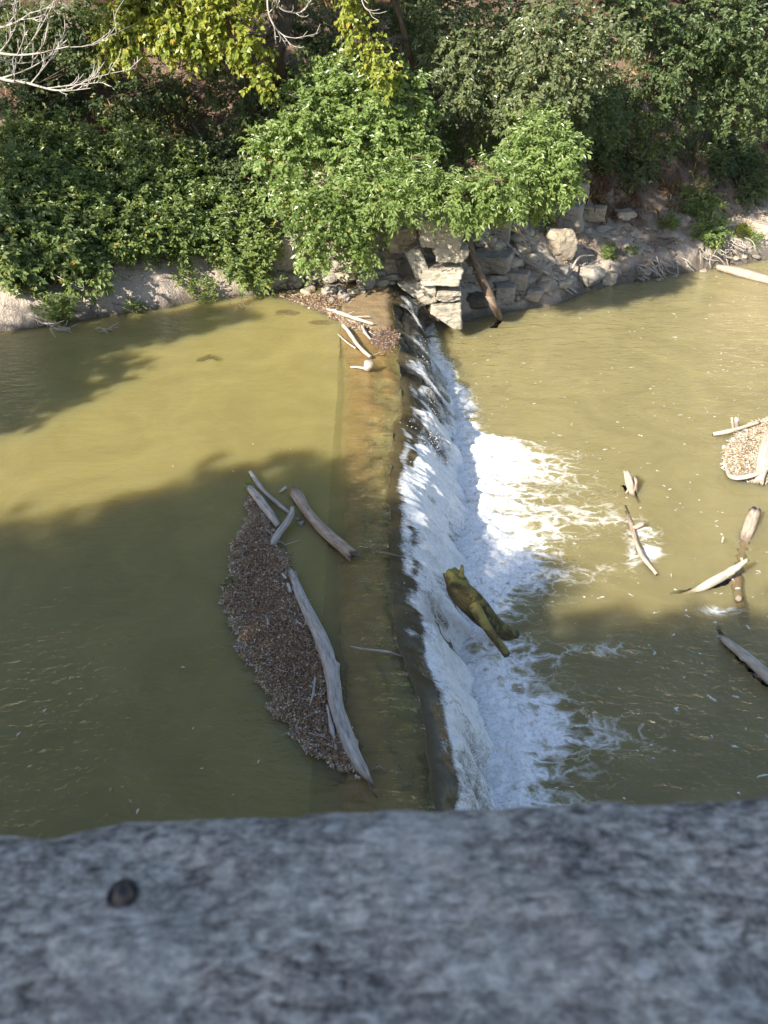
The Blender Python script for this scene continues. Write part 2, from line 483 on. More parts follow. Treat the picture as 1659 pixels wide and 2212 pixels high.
def water_mat(name, deep, radius, foam):
    m = N(name)
    p = m.pos()
    dep = m.attr('dep')
    op = m.math('SUBTRACT', 1.0, m.math('POWER', 2.718, m.math('MULTIPLY', dep, -5.5)), clamp=True)
    n0 = m.noise(p, .55, 5.0, .6, 1.6)
    col = m.mixc(m.maprange(n0, .3, .7), tuple(x * .88 for x in deep), tuple(x * 1.14 for x in deep))  # broad colour swirls: silt, plus mottling in place of reflections
    col = m.mixc(m.math('MULTIPLY', m.math('MULTIPLY', op, m.math('SUBTRACT', 1.0, op)), 4.0), col, tuple(x * 1.32 for x in deep))  # paler at middling depth, in place of light scattered back from the bed
    calm = m.attr('rip')
    w1 = m.noise(m.scalev(p, (1.0, 2.2, 1.0)), 2.4, 4.0, .55, .4)
    w2 = m.noise(m.scalev(p, (1.0, 1.6, 1.0)), 9.0, 3.0, .5, .3)
    w3 = m.noise(p, 26.0, 2.0)
    hgt = m.math('ADD', m.math('MULTIPLY', w1, .9), m.math('ADD', m.math('MULTIPLY', w2, .35), m.math('MULTIPLY', m.math('MULTIPLY', w3, .10), calm)))
    bmp = m.n('Bump', {'Height': hgt, 'Strength': m.maprange(calm, 0, 1, .08, 1.0), 'Distance': .22}).outputs[0]
    body = m.pbr(col, .7, 0.0, None, Subsurface_Weight=1.0, Subsurface_Radius=radius, Subsurface_Scale=2.4)
    under = m.n('BsdfTransparent', {0: (.97, .90, .72)}).outputs[0]
    core = m.mix(op, under, body)
    gl = m.n('BsdfGlossy', {'Color': (1, 1, 1), 'Roughness': .05, 'Normal': bmp}).outputs[0]
    fr = m.math('MULTIPLY', m.n('Fresnel', {'IOR': 1.33, 'Normal': bmp}).outputs[0], m.math('SUBTRACT', 1.0, m.n('NewGeometry').outputs['Backfacing']))
    sh = m.mix(fr, core, gl)
    if foam:
        D = m.attr('foam')
        q = m.scalev(p, (.80, 1.12, 1.0))
        wp = m.n('VectorMath', {0: q, 1: m.scalev(m.n('TexNoise', {'Vector': q, 'Scale': 2.4, 'Detail': 5.0}).outputs[1], (.62, .62, 0))}, operation='ADD').outputs[0]
        e1 = m.maprange(m.vor(wp, 3.6, 'DISTANCE_TO_EDGE'), 0, .28, 1, 0)
        e2 = m.maprange(m.vor(wp, 10.0, 'DISTANCE_TO_EDGE'), 0, .30, 1, 0)
        nz = m.noise(wp, 2.6, 6.0, .68)
        pat = m.math('ADD', m.math('MULTIPLY', e1, .40), m.math('ADD', m.math('MULTIPLY', e2, .22), m.math('MULTIPLY', nz, .62)))
        f = m.maprange(m.math('ADD', pat, m.math('MULTIPLY', D, 1.15)), .98, 1.48, 0, 1)
        # loose flecks
        vd = m.n('TexVoronoi', {'Vector': m.scalev(wp, (1.0, .8, 1.0)), 'Scale': 7.5})
        rr = m.n('SeparateColor', {0: vd.outputs['Color']}).outputs[0]
        fl = m.math('MULTIPLY', m.maprange(m.math('ADD', vd.outputs['Distance'], m.math('MULTIPLY', m.noise(p, 40.0, 2.0), .25)), .22, .34, 1, 0), m.math('GREATER_THAN', m.math('ADD', rr, m.math('MULTIPLY', m.attr('fleck'), .42)), .97))
        f = m.math('MAXIMUM', f, m.math('MULTIPLY', fl, .85))
        fn = m.noise(p, 22.0, 5.0, .7)
        fb = m.bump(m.math('ADD', fn, m.math('MULTIPLY', f, .8)), .5, .025)
        fcol = m.mixc(m.maprange(f, .2, 1.0), (.56, .53, .42), m.ramp(fn, [(.36, (.62, .61, .57)), (.56, (.89, .89, .89))]))
        fs = m.pbr(fcol, .55, .35, fb)
        sh = m.mix(f, sh, fs)
    return m.done(sh)
M['upper'] = water_mat('turbid_olive_water', (.200, .166, .060), (.95, .75, .34), False)
M['lower'] = water_mat('turbid_tan_water', (.214, .180, .080), (.80, .64, .30), True)

def closed_sheet(X, Y, Z, zb):
    """water body: top sheet, skirt and floor"""
    nu, nv = X.shape
    V = np.stack([X, Y, Z], -1).reshape(-1, 3)
    idx = np.arange(nu * nv).reshape(nu, nv)
    ring = np.concatenate([idx[:-1, 0], idx[-1, :-1], idx[:0:-1, -1], idx[0, :0:-1]])
    lo = V[ring].copy(); lo[:, 2] = zb
    nr = len(ring)
    rim = len(V) + np.arange(nr)
    k = len(V) + nr + np.arange(nr)
    c = len(V) + 2 * nr
    V2 = np.concatenate([V, V[ring], lo, [[V[:, 0].mean(), V[:, 1].mean(), zb]]])
    r2, k2 = np.roll(rim, -1), np.roll(k, -1)
    Q = np.concatenate([grid_faces(nu, nv), np.stack([rim, k, k2, r2], -1)])
    T = np.stack([k, np.full_like(k, c), k2], -1)
    return V2, [Q, T]

def build_pools():
    # BVH of everything that may lie just under the surface
    vs, fs, n = [], [], 0
    for o in SUB:
        me = o.data
        co = np.empty(len(me.vertices) * 3, np.float32); me.vertices.foreach_get('co', co)
        co = co.reshape(-1, 3) + np.array(o.location)
        vs.append(co)
        for p in me.polygons: fs.append([i + n for i in p.vertices])
        n += len(co)
    bvh = BVHTree.FromPolygons(np.concatenate(vs).tolist(), fs)
    def depth(X, Y, z0):
        d = np.full(X.size, 2.0)
        gz = terrain(X.ravel(), Y.ravel())
        d = np.minimum(d, np.maximum(z0 - gz, 0))
        xr, yr = X.ravel(), Y.ravel()
        for i in range(X.size):
            if d[i] < .001 or xr[i] < -12 or xr[i] > 12 or yr[i] < -7 or yr[i] > 27: continue
            h = bvh.ray_cast((xr[i], yr[i], z0 + .6), (0, 0, -1), 1.6)
            if h[0] is not None: d[i] = min(d[i], max(z0 - h[0][2], 0.0))
        return d
    # ---- upper pool: last column follows the dam lip
    ys = axis((-40, -7.0, 2.5), (-7.0, 3.2, .3), (3.2, 22.6, .07), (22.6, 26, .5))
    xs = axis((-60, -14, 3), (-14, -2.2, .09), (-2.2, 0, .05))
    X, Y = np.meshgrid(xs, ys, indexing='ij')
    end = np.where(Y > -7.1, lipx(Y) - .03, .3)
    X = np.where(X > -2.2, -2.2 + (X + 2.2) / 2.2 * (end + 2.2), X)
    Z = np.zeros_like(X)
    e = np.clip((X - (end - .9)) / .9, 0, 1)
    flow = (1 - sstep(14.5, 16.5, Y)) * sstep(0, 1, e)
    Z = fbm(P3(X.ravel() * 2.6, Y.ravel() * 5.0), 4, 81).reshape(X.shape) * .034 * flow - .02 * e * e * flow
    dep = depth(X, Y, 0.0)
    rip = .18 + .8 * flow + .36 * sstep(-7, -3.5, X) * (1 - sstep(6.5, 9.5, Y)) 
    V, F = closed_sheet(X, Y, Z, -4.0)
    pad = len(V) - X.size
    at = {'dep': np.concatenate([dep, np.full(pad, 2.)]), 'rip': np.concatenate([rip.ravel(), np.zeros(pad)])}
    o = obj('river_water', mesh('upper_river_water', V, F, M['upper'], True, at))
    tag(o, 'still olive green river water held back above the dam', 'water', kind='structure')
    # ---- lower pool
    xs = axis((.3, 6.2, .036), (6.2, 15, .10), (15, 60, 3))
    ys = axis((-40, 4.2, 2.0), (4.2, 21.0, .036), (21, 30, .12), (30, 48, 1.5))
    X, Y = np.meshgrid(xs, ys, indexing='ij')
    u, v = to_px(X, Y, np.full_like(X, ZL))
    vb = [640, 700, 760, 850, 930, 960, 1000, 1100, 1200, 1280, 1320, 1360, 1385, 1420, 1460, 1500, 1560, 1620, 1680, 1740, 1900]
    rc = [20, 25, 35, 65, 70, 160, 190, 200, 205, 180, 105, 105, 150, 220, 180, 180, 230, 240, 160, 150, 150]
    tl = [10, 15, 20, 60, 90, 260, 330, 400, 360, 360, 260, 220, 380, 480, 300, 300, 420, 420, 330, 300, 280]
    ub = [930, 925, 935, 970, 985, 985, 990, 1000, 1000, 1005, 1005, 1005, 1008, 1010, 1015, 1025, 1040, 1052, 1062, 1075, 1090]
    wob = fbm(P3(X.ravel() * 1.1, Y.ravel() * 1.9), 3, 91).reshape(X.shape)
    vw = v + wob * 22
    a = u - np.interp(v, vb, ub)
    core = 1 - sstep(.15, 1.25, a / np.interp(vw, vb, rc))
    tail = np.clip(1 - np.maximum(a, 0) / np.interp(vw, vb, tl), 0, 1) ** .75
    stre = fbm(P3(X.ravel() * .5, Y.ravel() * 2.4), 3, 95).reshape(X.shape)
    D = np.clip(core * .33 + .22 * core ** 3 + tail * (.54 + .42 * stre), 0, .84) * sstep(-140, -30, a)
    D = np.where(Y > yw(X), 0, D)
    for (cu, cv, ru, rv, k) in ((1398, 1192, 34, 20, .55), (1385, 1150, 40, 22, .40), (1370, 1190, 22, 50, .34), (1560, 1320, 60, 12, .36), (1130, 985, 70, 22, .2), (1280, 1125, 110, 14, .30), (1290, 1228, 100, 12, .22)):
        D = np.maximum(D, k * np.exp(-((u - cu) / ru) ** 2 - ((v - cv) / rv) ** 2) * 1.6)
    fleck = sstep(700, 1000, v) * (1 - sstep(500, 800, a)) * .35 + .25 * sstep(1040, 1150, v) * sstep(300, 500, a) + .1
    turb = core * sstep(-140, -40, a)
    nz = fbm(P3(X.ravel() * 5.0, Y.ravel() * 7.5), 5, 97, .62).reshape(X.shape)
    Z = ZL + nz * (.032 * turb + .008 * tail) + .10 * turb * np.exp(-((a - 30) / 60.) ** 2)
    big = fbm(P3(X.ravel() * 1.2, Y.ravel() * 2.2), 3, 99).reshape(X.shape)
    Z = Z + big * (.02 * tail + .006)
    dep = depth(X, Y, ZL)
    V, F = closed_sheet(X, Y, Z, -6.0)
    pad = len(V) - X.size
    z_ = np.zeros(pad)
    rip = np.clip(.33 + .5 * tail + .25 * sstep(1300, 1500, v), 0, 1)
    at = {'dep': np.concatenate([dep, z_ + 2]), 'rip': np.concatenate([rip.ravel(), z_]), 'foam': np.concatenate([D.ravel(), z_]), 'fleck': np.concatenate([fleck.ravel(), z_])}
    o = obj('river_water', mesh('lower_river_water', V, F, M['lower'], True, at))
    tag(o, 'murky tan plunge pool with white foam streaks below the dam', 'water', kind='structure')

# ---------------------------------------------------------------- the falling water
def fall_mat():
    m = N('falling_white_water')
    c = m.attr('fc', 'Vector')                      # (across, down, 0) in metres
    D = m.attr('foam')
    s1 = m.noise(m.scalev(c, (2.6, .8, 1.0)), 2.4, 6.0, .66, .6)
    s2 = m.noise(m.scalev(c, (2.2, .8, 1.0)), 9.0, 5.0, .7, .6)
    s3 = m.noise(c, 42.0, 3.0, .7)
    pat = m.math('ADD', m.math('MULTIPLY', s1, .62), m.math('ADD', m.math('MULTIPLY', s2, .62), m.math('SUBTRACT', m.math('MULTIPLY', s3, .5), .28)))
    f = m.maprange(m.math('ADD', pat, m.math('MULTIPLY', D, .66)), .80, 1.20)
    cov = m.math('MULTIPLY', m.attr('cov'), m.maprange(m.math('ADD', pat, m.attr('cov')), .9, 1.25))
    bmp = m.bump(m.math('ADD', m.math('MULTIPLY', s2, 1.0), m.math('MULTIPLY', s3, .6)), .6, .03)
    smooth = m.bump(m.noise(m.scalev(c, (2.0, 1.0, 1.0)), 3.0, 4.0), .35, .03)
    brown = m.mixc(m.attr('thin'), (.150, .115, .058), (.135, .108, .062))
    under = m.n('BsdfTransparent', {0: (.86, .77, .55)}).outputs[0]
    wat = m.mix(.62, under, m.pbr(brown, .3, 0.0, smooth))
    gl = m.n('BsdfGlossy', {'Roughness': .16, 'Normal': smooth}).outputs[0]
    wat = m.mix(m.math('MULTIPLY', m.n('Fresnel', {'IOR': 1.33, 'Normal': smooth}).outputs[0], .9), wat, gl)
    fcol = m.ramp(m.math('ADD', m.math('MULTIPLY', s2, .55), m.math('MULTIPLY', s3, .45)), [(.36, (.52, .51, .47)), (.47, (.74, .74, .72)), (.60, (.89, .89, .89))])
    fo = m.pbr(fcol, .45, .45, bmp)
    sh = m.mix(f, wat, fo)
    return m.done(m.mix(cov, m.n('BsdfTransparent').outputs[0], sh))
M['fall'] = fall_mat()
fy = np.arange(-6.8, 21.6, .028)
fs_ = np.concatenate([np.linspace(-.06, 0, 4)[:-1], np.linspace(0, 1.06, 62)])
FY, FS = np.meshgrid(fy, fs_, indexing='ij')
L, B = lipx(FY), basex(FY)
FX = np.where(FS < 0, L + FS, L + (B - L) * FS)
FZ = np.zeros_like(FS)
FZ = np.where(FS < 0, -.008 - .008 * (1 + FS / .06), FZ - .0)
FZ = np.where(FS >= 0, face_z(FS), FZ)
qy, qs = FY.ravel(), FS.ravel()
nz1 = fbm(np.stack([qy * 3.0, qs * 1.3, 0 * qy], -1), 4, 101).reshape(FY.shape)
nz2 = fbm(np.stack([qy * 11., qs * 7., 0 * qy], -1), 4, 103).reshape(FY.shape)
am = sstep(.08, .45, FS)
FX = FX + (nz1 * .09 + nz2 * .014) * am
FZ = FZ + (nz1 * .05 + nz2 * .020) * am + nz1 * .012
uu, vv = to_px(FX, FY, FZ)
_, vlip = to_px(lipx(FY), FY, np.full_like(FY, -.03))
cov = np.interp(vlip, [600, 640, 700, 745, 800, 870, 900, 940, 1000], [.0, .35, .28, .55, .50, .55, .85, 1, 1])
st = fbm(np.stack([qy * 1.9, qs * .5, 0 * qy], -1), 3, 107).reshape(FY.shape)
cov = np.clip(cov + st * .45 * (1 - sstep(.8, 1, cov)) + .35 * sstep(.55, 1, FS) * (vlip > 700), 0, 1)
den = np.interp(vlip, [600, 700, 880, 930, 1100, 1180, 1230, 1330, 1420, 1500, 1600, 1750], [.40, .6, .7, .95, .92, .66, .84, .66, .46, .34, .34, .42])
clump = sstep(-.35, .45, fbm(np.stack([qy * 2.4, qs * 3.2, 0 * qy], -1), 3, 109).reshape(FY.shape) + (den - .5) * 1.2)
fo = (den + .1) * sstep(.02, .20, FS) * clump - .10 + .80 * sstep(.24, .35, FS + .05 * nz1) * np.where(vlip > 860, 1, .55) + .10 * sstep(.6, 1.0, FS) + .22 * nz1
fo = np.where(FS < 0, -.5, fo)
o = obj('waterfall', mesh('waterfall', np.stack([FX, FY, FZ], -1).reshape(-1, 3), grid_faces(*FY.shape)[:, ::-1], M['fall'], True,
        {'foam': fo.ravel(), 'cov': cov.ravel(), 'thin': sstep(0, .4, FS).ravel(), 'fc': np.stack([qy, qs * 1.9, 0 * qy], -1)}))
tag(o, 'white water sheet tumbling over the downstream face of the dam', 'waterfall', kind='structure')

# ================================================================ WOOD
def smooth_path(P, n):
    P = np.asarray(P, float)
    if len(P) < 3:
        t = np.linspace(0, 1, n)[:, None]
        return P[0] * (1 - t) + P[-1] * t
    Q = np.concatenate([[2 * P[0] - P[1]], P, [2 * P[-1] - P[-2]]])
    s = np.linspace(0, len(P) - 1 - 1e-6, n)
    i = s.astype(int); t = (s - i)[:, None]
    a, b, c, d = Q[i], Q[i + 1], Q[i + 2], Q[i + 3]
    return .5 * ((2 * b) + (c - a) * t + (2 * a - 5 * b + 4 * c - d) * t ** 2 + (3 * b - a - 3 * c + d) * t ** 3)
def tube(parts, P, R, seg=10, n=None, rough=.10, seed=0, ragged=.0, flat=1.0, knots=0):
    """a tapering limb along P with radii R; rough shapes its skin, ragged splinters its ends"""
    P = np.asarray(P, float)
    ln = np.linalg.norm(np.diff(P, axis=0), axis=1).sum()
    rm = float(np.mean(R))
    n = n or int(np.clip(ln / max(rm * .9, .012), 4, 60))
    C = smooth_path(P, n)
    r = np.interp(np.linspace(0, 1, n), np.linspace(0, 1, len(R)), R)
    T = np.gradient(C, axis=0); T /= np.linalg.norm(T, axis=1)[:, None] + 1e-9
    ref = np.array([0, 0, 1.]) if abs(T[0, 2]) < .9 else np.array([1., 0, 0])
    S = np.cross(T, ref); S /= np.linalg.norm(S, axis=1)[:, None] + 1e-9
    U = np.cross(S, T)
    a = np.arange(seg) / seg * 2 * np.pi
    s = np.concatenate([[0], np.cumsum(np.linalg.norm(np.diff(C, axis=0), axis=1))])
    A, Sg = np.meshgrid(a, s)
    q = np.stack([Sg / (rm * 6), np.cos(A) * 1.3, np.sin(A) * 1.3], -1).reshape(-1, 3)
    q2 = np.stack([Sg / (rm * 14), np.cos(A) * 3.2, np.sin(A) * 3.2], -1).reshape(-1, 3)
    d = (fbm(q, 3, seed) * rough + fbm(q2, 3, seed + 5) * rough * .7).reshape(A.shape)
    for k in range(knots):
        rk = np.random.default_rng(seed * 31 + k)
        d += .55 * np.exp(-((Sg - rk.uniform(.1, .9) * s[-1]) / (rm * .6)) ** 2 - ((np.angle(np.exp(1j * (A - rk.uniform(0, 6.28))))) / .45) ** 2)
    rr = r[:, None] * (1 + d)
    V = C[:, None] + rr[..., None] * (np.cos(A)[..., None] * S[:, None] + flat * np.sin(A)[..., None] * U[:, None])
    if ragged:
        rg = np.random.default_rng(seed + 99)
        V[0] -= T[0] * (rg.uniform(0, ragged, seg) * rm)[:, None]
        V[-1] += T[-1] * (rg.uniform(0, ragged, seg) * rm)[:, None]
    V = V.reshape(-1, 3)
    i = (np.arange(n - 1)[:, None] * seg + np.arange(seg)[None]).ravel()
    j = (np.arange(n - 1)[:, None] * seg + (np.arange(seg)[None] + 1) % seg).ravel()
    Q = np.stack([i, j, j + seg, i + seg], -1)
    k0, k1 = len(V), len(V) + 1
    c0 = C[0] + T[0] * rm * .35 * (ragged > 0); c1 = C[-1] - T[-1] * rm * .35 * (ragged > 0)
    V = np.concatenate([V, [c0, c1]])
    ar = np.arange(seg); br = (ar + 1) % seg
    Tt = np.concatenate([np.stack([br, ar, np.full(seg, k0)], -1), np.stack([ar + (n - 1) * seg, br + (n - 1) * seg, np.full(seg, k1)], -1)])
    wc = np.concatenate([np.stack([Sg * 1.0 + seed * .37, np.cos(A) * rr, np.sin(A) * rr], -1).reshape(-1, 3), [[0, 0, 0], [0, 0, 0]]])
    parts.add(V, Tt, Q, wc)
def wood(name, label, cat, limbs, mat, seg=10, rough=.10, seed=0, ragged=.5, group=None, sub=False, flat=1.0, knots=0):
    """one loose piece of wood; limbs = [(points, radii), ...]"""
    org = np.asarray(limbs[0][0][0], float)
    pr = Parts()
    for k, (P, R) in enumerate(limbs):
        tube(pr, P, R, seg if k == 0 else max(6, seg - 2), None, rough, seed + k * 7, ragged, flat, knots if k == 0 else 0)
    o = obj(name, pr.build(name, M[mat], True, org), None, org)
    tag(o, label, cat, group)
    if sub: SUB.append(o)
    return o
def W_(u, v, z=0.0): return pz(u, v, z)
SUB.append(dam)

# --- on the litter raft above the dam
wood('driftwood_log', 'long bleached grey driftwood trunk edging the leaf raft above the dam', 'log',
     [([W_(612, 1205, -.22), W_(634, 1250, .03), W_(655, 1300, .08), W_(690, 1372, .11), W_(716, 1450, .11), W_(728, 1530, .10), W_(752, 1600, .08), W_(782, 1660, .05), W_(800, 1688, .0)], (.06, .055, .07, .085, .095, .085, .085, .065, .02)),
      ([W_(690, 1385, .10), W_(712, 1395, .16)], (.03, .012)), ([W_(722, 1490, .1), W_(738, 1487, .14)], (.022, .01)),
      ([W_(730, 1560, .09), W_(726, 1500, .06), W_(720, 1470, .05)], (.05, .03, .01))],
     'driftwood', 14, .13, 3, 1.2, sub=True, knots=5)
wood('driftwood_log', 'thick split log with a rotten hollow end floating beside the dam crest', 'log',
     [([W_(640, 1068, .05), W_(662, 1105, .05), W_(690, 1140, .05), W_(722, 1168, .07), W_(757, 1196, .09)], (.105, .085, .08, .088, .092))],
     'tan_wood', 16, .16, 12, 1.6, sub=True, knots=2)
wood('driftwood_log', 'flat grey broken plank of driftwood at the top of the leaf raft', 'driftwood',
     [([W_(541, 1056, .07), W_(562, 1082, .09), W_(582, 1108, .08), W_(602, 1136, .05)], (.062, .075, .068, .045))], 'driftwood', 12, .12, 21, 1.2)
wood('driftwood_log', 'slender grey stick behind the broken plank, one end under water', 'driftwood',
     [([W_(541, 1020, .09), W_(560, 1048, .08), W_(575, 1066, .05), W_(610, 1096, .03), W_(650, 1128, -.05)], (.035, .04, .038, .032, .025))], 'driftwood', 10, .14, 27, 1.0, sub=True)
wood('driftwood_log', 'short curved grey limb crossing the tip of the leaf raft', 'driftwood',
     [([W_(588, 1178, .05), W_(600, 1155, .10), W_(618, 1130, .13), W_(629, 1112, .15), W_(631, 1098, .16)], (.040, .055, .052, .045, .03))], 'driftwood', 12, .2, 33, .9)
wood('wood_fragment', 'pale loose wood chip afloat above the split log', 'wood chip', [([W_(604, 1064, .0), W_(619, 1053, .06)], (.022, .034))], 'pale_wood', 8, .12, 35, .5)
for i, (a, b, r) in enumerate((((639, 1120), (648, 1122), .018), ((645, 1130), (656, 1128), .022), ((648, 1135), (653, 1131), .02))):
    wood('wood_fragment', ('smallest', 'palest', 'lowest')[i] + ' of three wood bits wedged beside the split log', 'wood chip', [([W_(*a, .0), W_(*b, .02)], (r, r * 1.1))], 'driftwood', 8, .12, 40 + i, .4, 'bits of wood by the split log')
wood('stick', 'thin forked twig lying across the right edge of the leaf raft', 'stick', [([W_(574, 1142, .1), W_(596, 1162, .09), W_(618, 1178, .06)], (.008, .008, .005)), ([W_(618, 1176, .06), W_(650, 1166, .05)], (.005, .004)), ([W_(594, 1160, .09), W_(604, 1172, .07)], (.008, .005))], 'twig', 6, .1, 44, 0)
wood('stick', 'brown twig standing out of the water above the long driftwood trunk', 'stick', [([W_(622, 1210, -.03), W_(632, 1192, .12)], (.010, .006)), ([W_(618, 1212, -.03), W_(624, 1196, .06)], (.008, .006))], 'brown_wood', 6, .1, 46, 0)
# small bleached bits lying on the raft
for i, (a, b, r, m_) in enumerate((((622, 1263), (629, 1280), .028, 'pale_wood'), ((633, 1268), (640, 1283), .020, 'driftwood'), ((610, 1240), (618, 1250), .022, 'pale_wood'),
                                   ((628, 1342), (645, 1362), .026, 'driftwood'), ((632, 1338), (652, 1350), .020, 'pale_wood'), ((664, 1335), (668, 1352), .02, 'driftwood'),
                                   ((660, 1348), (664, 1330), .016, 'pale_wood'), ((575, 1330), (580, 1352), .028, 'driftwood'), ((551, 1260), (548, 1290), .02, 'brown_wood'))):
    lab = ('pale wood flake at the head of the long trunk on the raft', 'grey wood flake beside the head of the long trunk', 'small pale bit near the raft tip', 'grey splinter in the middle of the raft edge', 'pale splinter lying over the grey splinter', 'short upright grey chip against the long trunk', 'thin pale chip against the long trunk', 'grey block sunk in the centre of the leaf raft', 'dark stick sunk near the left rim of the raft')[i]
    wood('wood_fragment', lab, 'wood chip', [([W_(*a, .07), W_(*b, .085)], (r, r * .8))], m_, 8, .15, 60 + i, .6, 'wood bits on the leaf raft')
wood('stick', 'narrow grey strip of wood parallel to the long trunk foot', 'stick', [([W_(707, 1525, .09), W_(716, 1570, .10), W_(727, 1620, .07)], (.014, .026, .018))], 'driftwood', 8, .2, 71, .8)
wood('stick', 'curved grey root lying on the lower half of the raft', 'stick', [([W_(681, 1465, .10), W_(676, 1500, .11), W_(668, 1525, .09)], (.016, .018, .007))], 'driftwood', 8, .2, 73, .4)
wood('stick', 'tan snapped twig at the foot of the raft by the crest', 'stick', [([W_(806, 1664, .0), W_(820, 1655, .05), W_(833, 1668, .0)], (.010, .010, .008)), ([W_(812, 1660, .02), W_(836, 1662, .02)], (.007, .005))], 'tan_wood', 6, .1, 75, .4)
wood('stick', 'brown stub with yellow leaves past the tip of the raft', 'stick', [([W_(796, 1690, .0), W_(804, 1708, .05), W_(814, 1722, .0)], (.012, .012, .01))], 'brown_wood', 6, .1, 76, .4)
# --- on the dam crest
wood('driftwood_branch', 'sun bleached white branch with twigs at the far end of the crest', 'branch',
     [([W_(708, 668, .06), W_(740, 678, .10), W_(775, 690, .10), W_(806, 699, .07)], (.035, .05, .04, .022)), ([W_(762, 685, .1), W_(790, 683, .13), W_(800, 684, .13)], (.02, .012, .006)), ([W_(775, 690, .1), W_(800, 700, .09), W_(815, 698, .09)], (.02, .014, .006)), ([W_(748, 680, .1), W_(766, 672, .16)], (.014, .005))], 'pale_wood', 9, .12, 81, .8)
wood('driftwood_branch', 'forked pale branch leaning down the crest above the white chunk', 'branch',
     [([W_(742, 703, .12), W_(757, 722, .09), W_(775, 748, .08), W_(800, 771, .05)], (.045, .045, .04, .035)), ([W_(730, 722, .02), W_(748, 738, .05), W_(768, 752, .07)], (.012, .018, .02))], 'pale_wood', 10, .14, 85, .8)
wood('driftwood_branch', 'small grey snag beside the forked pale branch', 'branch',
     [([W_(782, 703, .12), W_(790, 720, .08), W_(801, 733, .04)], (.03, .035, .02)), ([W_(797, 716, .05), W_(820, 731, .04)], (.012, .006))], 'driftwood', 9, .14, 88, .8)
wood('driftwood_branch', 'short pale stick under the white branch on the crest', 'branch', [([W_(753, 692, .05), W_(777, 700, .05)], (.02, .025))], 'pale_wood', 8, .14, 89, .6)
wood('wood_chunk', 'white stub of wood with a dark side branch stranded on the crest', 'wood chunk',
     [([W_(795, 798, .0), W_(797, 786, .20)], (.085, .10)), ([W_(790, 796, .06), W_(770, 793, .05), W_(757, 793, .03)], (.03, .022, .014))], 'pale_wood', 12, .14, 91, .3)
wood('stick', 'small brown twig cluster by the white stub on the crest', 'stick', [([W_(806, 768, .02), W_(824, 760, .10)], (.016, .010)), ([W_(812, 764, .05), W_(830, 766, .04)], (.012, .006)), ([W_(818, 764, .06), W_(822, 752, .12)], (.014, .012))], 'brown_wood', 7, .1, 93, .4)
wood('stick', 'dark brown stick caught on the lip of the falls', 'stick', [([W_(813, 1192, .05), W_(840, 1196, .06), W_(876, 1206, -.02)], (.022, .020, .012))], 'brown_wood', 8, .12, 95, .4)
wood('stick', 'slim grey twig trailing over the lip near the lower crest', 'stick', [([W_(757, 1397, .05), W_(790, 1403, .03), W_(835, 1408, .02), W_(870, 1418, -.05)], (.010, .016, .018, .012))], 'driftwood', 8, .12, 97, .4)
# --- mossy log standing in the falls
_m = [pz(970, 1236, .10), pz(988, 1262, -.02), pz(1015, 1298, -.35), pz(1045, 1332, -.75), pz(1080, 1358, -1.15), pz(1112, 1376, -1.48)]
wood('mossy_log', 'mossy olive log with a broken forked end jammed in the falls', 'log',
     [(_m, (.10, .165, .175, .155, .125, .10)), ([_m[1] + (.05, .05, .02), pz(996, 1246, .12), pz(998, 1222, .22)], (.075, .045, .018)),
      ([_m[2] + (.02, -.02, .0), pz(1046, 1345, -.32), pz(1072, 1380, -.55), pz(1096, 1414, -.75)], (.10, .07, .058, .05))], 'mossy_wood', 28, .17, 101, .25, knots=1)
# --- plunge pool
zl = ZL
wood('driftwood_log', 'jagged dark snag poking out of the tan pool mid right', 'snag',
     [([W_(1354, 1022, zl + .32), W_(1360, 1045, zl + .16), W_(1366, 1072, zl - .06), W_(1378, 1100, zl - .16)], (.05, .085, .075, .05)), ([W_(1372, 1035, zl + .2), W_(1370, 1058, zl + .06)], (.045, .05)), ([W_(1352, 1066, zl), W_(1362, 1050, zl + .14)], (.02, .03))], 'tan_wood', 12, .25, 111, 1.4, sub=True)
wood('driftwood_branch', 'curved brown branch breaking the surface beside a white foam patch', 'branch',
     [([W_(1350, 1100, zl - .10), W_(1362, 1128, zl + .0), W_(1372, 1165, zl + .03), W_(1388, 1202, zl + .04), W_(1418, 1240, zl + .02)], (.045, .045, .045, .045, .03)), ([W_(1368, 1142, zl + .02), W_(1390, 1130, zl + .12)], (.045, .045))], 'tan_wood', 10, .16, 115, .7, sub=True)
wood('driftwood_log', 'sunken trunk with a pale sawn end rising from the pool at right', 'log',
     [([W_(1630, 1108, zl + .13), W_(1618, 1140, zl + .02), W_(1606, 1180, zl - .11), W_(1596, 1225, zl - .165), W_(1590, 1280, zl - .155), W_(1598, 1330, zl - .20), W_(1600, 1390, zl - .28)], (.10, .12, .115, .12, .125, .115, .10)), ([W_(1595, 1300, zl - .10), W_(1596, 1292, zl + .07)], (.05, .045)), ([W_(1604, 1214, zl), W_(1602, 1205, zl + .07)], (.03, .02))], 'tan_wood', 14, .14, 121, .8, sub=True, knots=2)
wood('driftwood_log', 'slanting bleached limb crossing the sunken trunk in the pool', 'log',
     [([W_(1440, 1300, zl - .18), W_(1500, 1278, zl - .04), W_(1540, 1256, zl + .12), W_(1582, 1232, zl + .24), W_(1614, 1210, zl + .36)], (.05, .062, .078, .07, .03))], 'pale_wood', 12, .13, 125, .8, sub=True, knots=2)
wood('driftwood_log', 'grey limb leaving the frame low on the right of the pool', 'log',
     [([W_(1540, 1365, zl - .18), W_(1570, 1388, zl + .03), W_(1610, 1418, zl + .10), W_(1660, 1462, zl + .12), W_(1760, 1550, zl - .08)], (.03, .06, .085, .09, .09))], 'pale_wood', 12, .16, 131, .8, sub=True, knots=2)
